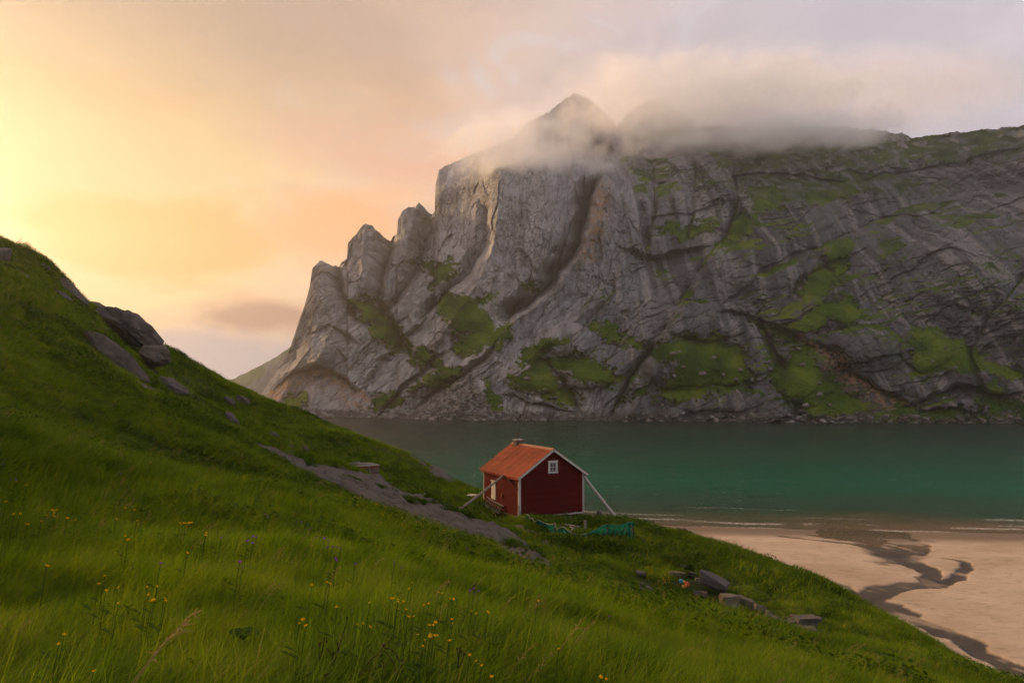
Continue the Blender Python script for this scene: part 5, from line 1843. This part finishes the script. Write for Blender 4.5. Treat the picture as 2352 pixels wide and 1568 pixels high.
    X, Y, H, I, S, R = (np.concatenate(a) for a in (X, Y, H, I, S, R))
    n = len(X)
    me = bpy.data.meshes.new("grass")
    me.vertices.add(n)
    me.vertices.foreach_set('co', np.stack([X, Y, H - .02], -1).astype(np.float32).reshape(-1))
    set_attr(me, 'size', S)
    a = me.attributes.new('pick', 'INT', 'POINT'); a.data.foreach_set('value', I.astype(np.int32))
    # tufts stand square to the slope
    a = me.attributes.new('turn', 'FLOAT_VECTOR', 'POINT')
    e = 0.5
    nx = -(hill_z(X + e, Y, False) - hill_z(X - e, Y, False)) / (2 * e); ny = -(hill_z(X, Y + e, False) - hill_z(X, Y - e, False)) / (2 * e)
    nrm = np.stack([nx, ny, np.ones(n)], -1); nrm /= np.linalg.norm(nrm, axis=1)[:, None]
    ex = np.stack([np.cos(R), np.sin(R), np.zeros(n)], -1)
    ex = ex - nrm * (ex * nrm).sum(1)[:, None]; ex /= np.linalg.norm(ex, axis=1)[:, None]
    ey = np.cross(nrm, ex)
    v = np.stack([np.arctan2(ey[:, 2], nrm[:, 2]), np.arcsin(np.clip(-ex[:, 2], -1, 1)), np.arctan2(ex[:, 1], ex[:, 0])], -1).astype(np.float32)
    a.data.foreach_set('vector', v.reshape(-1))
    o = link("grass", me)
    ng = bpy.data.node_groups.new("grow_grass", 'GeometryNodeTree')
    ng.interface.new_socket("Geometry", in_out='INPUT', socket_type='NodeSocketGeometry')
    ng.interface.new_socket("Geometry", in_out='OUTPUT', socket_type='NodeSocketGeometry')
    N, Lk = ng.nodes, ng.links
    gi, go = N.new('NodeGroupInput'), N.new('NodeGroupOutput')
    jn = N.new('GeometryNodeJoinGeometry')
    # join keeps the reverse order of linking, so link last to first
    infos = []
    for t in TUFTS:
        oi = N.new('GeometryNodeObjectInfo')
        oi.inputs['Object'].default_value = t
        oi.inputs['As Instance'].default_value = True
        infos.append(oi)
    for oi in reversed(infos):
        Lk.new(oi.outputs['Geometry'], jn.inputs[0])
    ip = N.new('GeometryNodeInstanceOnPoints')
    ip.inputs['Pick Instance'].default_value = True
    def named(name, dt):
        nd = N.new('GeometryNodeInputNamedAttribute'); nd.data_type = dt
        nd.inputs['Name'].default_value = name
        return nd.outputs['Attribute']
    mp = N.new('GeometryNodeMeshToPoints')
    Lk.new(gi.outputs[0], mp.inputs[0])
    Lk.new(mp.outputs[0], ip.inputs['Points'])
    Lk.new(jn.outputs[0], ip.inputs['Instance'])
    Lk.new(named('pick', 'INT'), ip.inputs['Instance Index'])
    Lk.new(named('turn', 'FLOAT_VECTOR'), ip.inputs['Rotation'])
    Lk.new(named('size', 'FLOAT'), ip.inputs['Scale'])
    Lk.new(ip.outputs[0], go.inputs[0])
    md = o.modifiers.new("grow", 'NODES')
    md.node_group = ng
    tag(o, "wind-combed green meadow grass covering the hillside", "grass", kind='stuff')
    print("tufts", n)


build_grass()

# ---------------------------------------------------------------- flowers in the foreground
def mat_petal(name, col, trans=.35):
    m, g, out = mat_new(name)
    n = g.noise(obj_coords(g), 60.0, 2, 0.5)
    c = g.mix(g.m('MULTIPLY', n, 0.5), col, tuple(.6 * v for v in col))
    d = g.node('ShaderNodeBsdfDiffuse'); g.put(d.inputs[0], c)
    t = g.node('ShaderNodeBsdfTranslucent'); g.put(t.inputs[0], c)
    mx = g.node('ShaderNodeMixShader'); mx.inputs[0].default_value = trans
    g.l.new(d.outputs[0], mx.inputs[1]); g.l.new(t.outputs[0], mx.inputs[2])
    g.l.new(mx.outputs[0], out.inputs[0])
    return m


YELLOW = mat_petal("buttercup_petal", (.90, .46, .012))
PURPLE = mat_petal("cranesbill_petal", (.30, .025, .62))
STEMG = mat_petal("flower_stem", (.06, .10, .015), .2)
BROWN = mat_petal("seed_head", (.085, .045, .032), .2)
MAROON = mat_petal("avens_stem", (.050, .028, .022), .1)


def cup_mesh(name, r, cup, petals, mat):
    mb = MB()
    for k in range(petals):
        a = 2 * math.pi * k / petals
        def P(rr, off, z):
            return (rr * math.cos(a + off), rr * math.sin(a + off), z)
        mb.add([P(.05 * r, 0, 0), P(.55 * r, -.42, .30 * cup * r), P(.95 * r, -.40, .9 * cup * r), P(1.05 * r, 0, cup * r), P(.95 * r, .40, .9 * cup * r), P(.55 * r, .42, .30 * cup * r), P(.55 * r, 0, .18 * cup * r)],
               [(0, 1, 6), (1, 2, 3, 6), (6, 3, 4, 5), (0, 6, 5)])
    mb.add([(.25 * r * math.cos(k * 1.047), .25 * r * math.sin(k * 1.047), .28 * r) for k in range(6)] + [(0, 0, .12 * r), (0, 0, .42 * r)],
           [(k, (k + 1) % 6, 7) for k in range(6)] + [((k + 1) % 6, k, 6) for k in range(6)])
    me = mb.mesh(name, True)
    me.materials.append(mat)
    return me


CUPS = [cup_mesh("flower", .0165, .75, 5, YELLOW), cup_mesh("flower", .0185, .45, 5, YELLOW)]
BILLS = [cup_mesh("flower", .014, .45, 5, PURPLE), cup_mesh("flower", .015, .8, 5, PURPLE)]


def stem_mesh(dx, dy, h, r, mat, side=True):
    mb = MB()
    pt = lambda t: Vector((dx * t * t, dy * t * t, h * t))
    mb.tube([pt(k / 5) for k in range(6)], [r * (1.2 - .5 * k / 5) for k in range(6)], 5, False)
    if side:
        for t, s in ((.45, 1), (.65, -1)):
            p = pt(t)
            mb.add([p, p + Vector((.05 * s, .012, .03)), p + Vector((.085 * s, 0, .035)), p + Vector((.05 * s, -.012, .03))], [(0, 1, 2, 3)])
    me = mb.mesh("stem")
    me.materials.append(mat)
    return me


STEMS = {}


def flower(name, px, py, hgt, lab, cat, group, cups, rs, mat_stem=None, grow=1.0):
    g = hit_hill(px, py)
    Y = g[1]
    # slide along the view line until the head stands the right height over the turf
    Ys = Y - np.arange(300) * 0.015 * max(1, Y / 8)
    Ys = Ys[Ys > 1.5]
    Hs = at(px, py, Ys)
    ok = Hs[:, 2] - hill_z(Hs[:, 0], Hs[:, 1]) >= hgt
    head = Hs[int(np.argmax(ok)) if ok.any() else 0]
    gz = float(hill_z(head[0], head[1]))
    h = max(.12, head[2] - gz)
    root = thing(name, lab, cat, (head[0] - .04, head[1], gz - .02), (0, 0, 0), group)
    sm = stem_mesh(.04, 0, h + .02, .0022 * grow, mat_stem or STEMG)
    link("stem", sm, None, root)
    f = bpy.data.objects.new("flower", cups[rs.integers(len(cups))])
    COL.objects.link(f)
    f.parent = root
    f.location = (.04, 0, h + .02)
    s = rs.uniform(.40, .66) * grow
    f.scale = (s, s, s)
    f.rotation_euler = (rs.uniform(-.9, .3), rs.uniform(-.6, .6), rs.uniform(0, 6.28))
    return root


def c6(x, y):
    return x * .3386, 1041.2 + y * .3386


def c7(x, y):
    return 673.75 + x * .3386, 1163.75 + y * .3386


def zone(px, py):
    return "at the bottom edge" if py > 1490 else "low in the foreground" if py > 1380 else "midway up the near slope" if py > 1240 else "high on the near slope"


BUTTERCUPS = [c6(*p) for p in ((40, 327), (95, 412), (135, 412), (185, 482), (280, 460), (315, 418), (355, 387), (385, 385), (370, 405), (365, 425), (455, 440), (515, 450), (850, 370), (912, 384), (930, 457), (788, 445),
              (1220, 473), (1245, 473), (1262, 473), (1283, 471), (1300, 471), (1400, 538), (1393, 556), (850, 562), (870, 585), (1270, 675), (672, 884), (720, 932), (802, 907), (802, 1016), (1000, 907), (1065, 902), (1005, 960), (1030, 1000),
              (1043, 990), (1115, 985), (1125, 1000), (435, 1230), (398, 1295), (635, 1475), (2220, 875), (2238, 882), (2115, 893), (180, 215), (112, 192), (1025, 62), (318, 762), (712, 832))]
BUTTERCUPS += [c7(*p) for p in ((66, 764), (42, 792), (88, 806), (295, 678), (305, 680), (230, 511), (247, 521), (433, 797), (473, 793), (518, 815), (680, 620), (665, 622), (710, 630), (712, 645), (745, 645), (765, 698), (707, 692), (888, 665), (918, 657),
               (818, 741), (780, 745), (1060, 622), (1085, 628), (985, 580), (1012, 587), (1210, 708), (1240, 725), (920, 803), (948, 803), (965, 783), (1075, 765), (1082, 790), (843, 867), (928, 862), (928, 878), (957, 875), (973, 872), (890, 903),
               (878, 943), (1060, 907), (1198, 1007), (1242, 1045), (1345, 1155), (1800, 962), (2085, 1153), (2123, 1167), (1280, 1077), (810, 512), (785, 556), (520, 650), (1660, 638), (1320, 715))]
CRANES = [c6(*p) for p in ((30, 45), (25, 75), (70, 180), (105, 180), (840, 148), (878, 153), (815, 138), (1185, 40), (1448, 397), (1800, 415), (1818, 435), (1480, 540), (1500, 572), (1720, 560), (1735, 570), (1680, 595), (1718, 610), (1090, 745),
          (1625, 740), (1645, 770), (2020, 465), (2045, 468), (2280, 635), (2280, 715))]
CRANES += [c7(*p) for p in ((30, 103), (55, 105), (115, 150), (210, 215), (243, 230), (232, 272), (265, 270), (320, 283), (288, 350), (295, 368), (420, 390), (685, 385), (735, 408), (1230, 585), (1258, 570), (1200, 570), (1225, 555), (1045, 465), (2145, 745), (1180, 283))]
rsf = np.random.default_rng(5)
for name, spots, cups, hgt, g0, g1, what in (("buttercup", BUTTERCUPS, CUPS, .47, 1.0, .9, "yellow buttercup"), ("cranesbill", CRANES, BILLS, .50, 1.1, .6, "purple cranesbill")):
    zones = {}
    for px, py in spots:
        v = zone(px, py)
        o = flower(name, px, py, hgt, what + " " + v, name, f"{name}s {v}", cups, rsf, grow=g0 + g1 * (py < 1300))
        zones.setdefault(v, []).append(o)
    for v, objs in zones.items():
        rank_labels(objs, what + ", {} of those " + v)


# water avens gone to seed along the bottom edge
def burr_mesh(r, seed):
    rs = np.random.default_rng(seed)
    bm = bmesh.new()
    bmesh.ops.create_icosphere(bm, subdivisions=1, radius=r * .6)
    me = bpy.data.meshes.new("seed_head")
    bm.to_mesh(me); bm.free()
    mb = MB().add([tuple(v.co) for v in me.vertices], [tuple(p.vertices) for p in me.polygons])
    bpy.data.meshes.remove(me)
    for k in range(46):
        d = Vector(rs.normal(size=3)); d.z = d.z * .8 + .25; d.normalize()
        u = d.cross(Vector((0.3, 1, .2))).normalized() * r * .07
        mb.add([d * r * .4 - u, d * r * .4 + u, d * r * rs.uniform(1.0, 1.35)], [(0, 1, 2)])
    me = mb.mesh("seed_head")
    me.materials.append(BROWN)
    return me


def bud_mesh(r):
    mb = MB()
    prof = [(0, 0), (.55, .2), (.8, .8), (.6, 1.4), (.25, 1.9), (0, 2.2)]
    n = 8
    vs = []
    for rr, z in prof:
        vs += [(r * rr * math.cos(6.283 * k / n), r * rr * math.sin(6.283 * k / n), -r * z) for k in range(n)]
    fs = [(i * n + k, i * n + (k + 1) % n, (i + 1) * n + (k + 1) % n, (i + 1) * n + k) for i in range(len(prof) - 1) for k in range(n)]
    me = mb.add(vs, fs).mesh("bud", True)
    me.materials.append(MAROON)
    return me


BURR = [burr_mesh(.0125, 800 + k) for k in range(3)]
BUD = bud_mesh(.0075)


def cb(x, y):
    return 673.75 + x * .2083, 1378.1 + y * .2083


AVENS = [("seed-headed water avens with one tall burr, leftmost of the row at the bottom edge", 3.9, (300, 930), [([(300, 930), (290, 660), (284, 560), (292, 480)], 'burr'), ([(290, 660), (325, 520), (345, 410), (362, 405), (367, 440)], 'bud')]),
         ("branching water avens with the tallest upright bud near the bottom edge", 3.9, (370, 930), [([(360, 930), (415, 690), (430, 620), (400, 570), (380, 545)], 'burr'), ([(430, 740), (490, 560), (540, 400), (594, 205)], 'bud_up'),
                                                                                            ([(478, 600), (492, 520), (488, 472)], 'burr'), ([(430, 930), (430, 740), (435, 640), (443, 563)], 'bud')]),
         ("low bristly seed head just above the bottom edge under the branching avens", 3.7, (345, 940), [([(345, 940), (350, 880), (360, 820)], 'burr')]),
         ("water avens whose long stem slants right and arches over at a burr", 3.8, (650, 935), [([(650, 935), (720, 830), (850, 660), (930, 590), (980, 525), (995, 498)], 'burr'), ([(1000, 525), (1080, 540), (1140, 620), (1155, 720), (1150, 790)], 'none'),
                                                                                     ([(1130, 600), (1150, 615), (1152, 640)], 'bud')]),
         ("water avens with several nodding dark buds at the bottom centre", 3.8, (895, 935), [([(895, 935), (890, 800), (865, 710), (850, 690), (840, 700), (840, 755)], 'bud'), ([(895, 860), (935, 740), (960, 665), (985, 670), (1000, 730)], 'bud'),
                                                                                  ([(935, 740), (950, 700), (965, 712)], 'bud')]),
         ("water avens with one burr and a high arching bud right of the nodding cluster", 3.8, (1125, 935), [([(1125, 935), (1145, 830), (1190, 730), (1208, 672)], 'burr'), ([(1135, 870), (1120, 740), (1080, 650), (1020, 575), (985, 560), (977, 590)], 'bud')]),
         ("lone water avens with paired buds and a burr, rightmost of the row", 3.9, (1765, 935), [([(1765, 935), (1800, 780), (1850, 690), (1886, 592)], 'burr'), ([(1810, 760), (1818, 640), (1806, 545)], 'bud_up'), ([(1815, 720), (1830, 560), (1840, 520), (1850, 545)], 'bud')]),
         ("small tufted seed head between the branching and slanting avens", 3.8, (660, 900), [([(655, 925), (680, 850), (686, 795)], 'burr')])]
for lab, Y, b, limbs in AVENS:
    q = at(*cb(*b), Y)
    gz = float(hill_z(q[0], q[1]))
    root = thing("water_avens", lab, "water avens", (q[0], q[1], min(gz, q[2])), (0, 0, 0), "water avens gone to seed")
    org = np.array(root.location)
    mb = MB()
    for pts, end in limbs:
        P = [Vector(at(*cb(*p), Y + .02 * math.sin(p[0] * .05)) - org) for p in pts]
        # smooth the limb
        S = []
        for i in range(len(P) - 1):
            p0, p1, p2, p3 = P[max(i - 1, 0)], P[i], P[i + 1], P[min(i + 2, len(P) - 1)]
            for t in (0, .25, .5, .75):
                S.append(.5 * ((2 * p1) + (p2 - p0) * t + (2 * p0 - 5 * p1 + 4 * p2 - p3) * t * t + (3 * p1 - p0 - 3 * p2 + p3) * t ** 3))
        S.append(P[-1])
        if pts[0] == limbs[0][0][0] and q[2] > gz:
            S.insert(0, Vector((S[0].x - .02, S[0].y, gz - org[2] - .05)))
        mb.tube(S, [.0030 - .0012 * i / len(S) for i in range(len(S))], 5, False)
        if end != 'none':
            o = bpy.data.objects.new("seed_head" if end == 'burr' else "bud", BURR[rsf.integers(3)] if end == 'burr' else BUD)
            COL.objects.link(o)
            o.parent = root
            o.location = S[-1] + (Vector((0, 0, .014)) if end == 'bud_up' else Vector((0, 0, 0)))
            if end == 'burr':
                o.rotation_euler = (rsf.uniform(-.4, .4), rsf.uniform(-.4, .4), rsf.uniform(0, 6))
    mb.build("stem", MAROON, root)


# broad leaves low in the grass
def rosette(px, py, n, size, lab):
    g = hit_hill(px, py + 14)
    root = thing("leafy_herb", lab, "herb", tuple(g))
    for k in range(n):
        a = 6.283 * k / n + rsf.uniform(-.3, .3)
        u = Vector((math.cos(a), math.sin(a), .0)); v = Vector((-u.y, u.x, 0)); up = Vector((0, 0, 1))
        L = size * rsf.uniform(.7, 1.2)
        pts = []
        rows = [(0, .10, .0), (.3, .42, .30), (.55, .52, .42), (.8, .36, .44), (1.0, .06, .38)]
        vs, fs = [], []
        for t, w, z in rows:
            c = u * L * t + up * (size * z + .22)
            vs += [c - v * L * w * .9 + up * .03 * size, c - up * .04 * size, c + v * L * w * .9 + up * .03 * size]
        for i in range(len(rows) - 1):
            fs += [(3 * i, 3 * i + 1, 3 * i + 4, 3 * i + 3), (3 * i + 1, 3 * i + 2, 3 * i + 5, 3 * i + 4)]
        MB().add(vs, fs).build("leaf", HERB, root, smooth=True)


rosette(556, 1540, 6, .10, "broad toothed green leaves at the bottom edge left of centre")
rosette(1130, 1545, 5, .11, "broad green leaves at the bottom edge near the middle")


def far_flowers():
    mb = MB()
    rs = np.random.default_rng(77)
    tri = [(0, 1, 2, 3)]
    areas = [(1010, 1230, 120, 26, 150), (880, 1190, 110, 22, 70), (1230, 1290, 70, 20, 60), (1190, 1250, 40, 12, 60), (1545, 1345, 40, 14, 130), (1470, 1330, 40, 14, 50), (1560, 1385, 40, 8, 50), (1420, 1275, 90, 30, 50), (1700, 1415, 60, 12, 40),
             (1330, 1290, 80, 30, 40), (1010, 1190, 40, 8, 20), (300, 880, 160, 60, 30), (620, 1090, 120, 40, 40), (1500, 1250, 120, 24, 30), (1900, 1470, 120, 30, 20), (1130, 1195, 30, 8, 26)]
    for cx, cy, sx, sy, n in areas:
        n //= 2
        for _ in range(n):
            px, py = cx + rs.normal(0, sx * .6), cy + rs.normal(0, sy * .6)
            g = hit_hill(px, py)
            if blocked(np.array([g[0]]), np.array([g[1]]))[0]:
                continue
            r = .016 + .0004 * g[1]
            z = g[2] + rs.uniform(.25, .42)
            u = Vector((rs.normal(), rs.normal(), rs.normal() * .4)).normalized() * r; v = Vector((0, -.5, .9)).normalized() * r
            c = Vector((g[0], g[1], z))
            mb.add([c - u, c - v, c + u, c + v], tri)
    tag(mb.build("buttercup_drift", YELLOW), "scattered yellow flowers specking the far grass and bedrock edges", "flowers", kind='stuff')


far_flowers()

# ---------------------------------------------------------------- the air over the bay
HAZE_TOP = 420.0


def build_haze():
    m, g, out = mat_new("hazy_air")
    v = g.node('ShaderNodeVolumePrincipled')
    g.put(v.inputs['Color'], (0.93, 0.91, 0.90))
    v.inputs['Density'].default_value = HAZE_DENSITY
    v.inputs['Anisotropy'].default_value = 0.73
    g.l.new(v.outputs[0], out.inputs['Volume'])
    b = MB().box((-1500, -60, -7), (1900, 1800, HAZE_TOP))
    o = b.build("haze", m)
    tag(o, "pale warm haze hanging over the whole bay", "haze", kind='stuff')


HAZE_DENSITY = 0.00017
build_haze()


# low cloud clinging to the summits
def cloud(label, px, py, Y, rx, ry, rz, dens, seed, nscale=0.022):
    m, g, out = mat_new("cloud_vapour")
    tc = obj_coords(g)
    p = position(g)
    r = g.vm('LENGTH', tc)
    n = g.noise(g.mapping(p, loc=(seed * 13.7, seed * 5.1, seed * 3.3), scale=(1, 1, 1.5)), nscale, 6, 0.64, 0.9)
    fall = g.smooth(r, 1.0, 0.15)
    d = g.smooth(g.m('ADD', n, g.m('MULTIPLY', fall, 0.55)), 0.66, 1.10)
    v = g.node('ShaderNodeVolumePrincipled')
    g.put(v.inputs['Color'], (1.0, 1.0, 1.0))
    g.put(v.inputs['Density'], g.m('MULTIPLY', d, dens))
    v.inputs['Anisotropy'].default_value = 0.2
    g.l.new(v.outputs[0], out.inputs['Volume'])
    bm = bmesh.new()
    bmesh.ops.create_icosphere(bm, subdivisions=3, radius=1.0)
    me = bpy.data.meshes.new("cloud")
    bm.to_mesh(me); bm.free()
    o = link("cloud", me, m)
    o.location = at(px, py, Y)
    o.scale = (rx, ry, rz)
    tag(o, label, "cloud", "low clouds on the mountain", kind='stuff')


cloud("thin peach mist drifting across the cliff below the pointed summit", 1215, 345, 570, 135, 48, 56, 0.050, 1)
cloud("dense pink cloud hiding the second summit", 1640, 232, 640, 260, 75, 84, 0.042, 2)
cloud("thin lilac cloud spreading above the plateau at upper right", 2050, 190, 690, 270, 70, 62, 0.014, 4, 0.014)
cloud("long grey cloud lying along the plateau edge", 1880, 296, 620, 150, 55, 30, 0.038, 3)
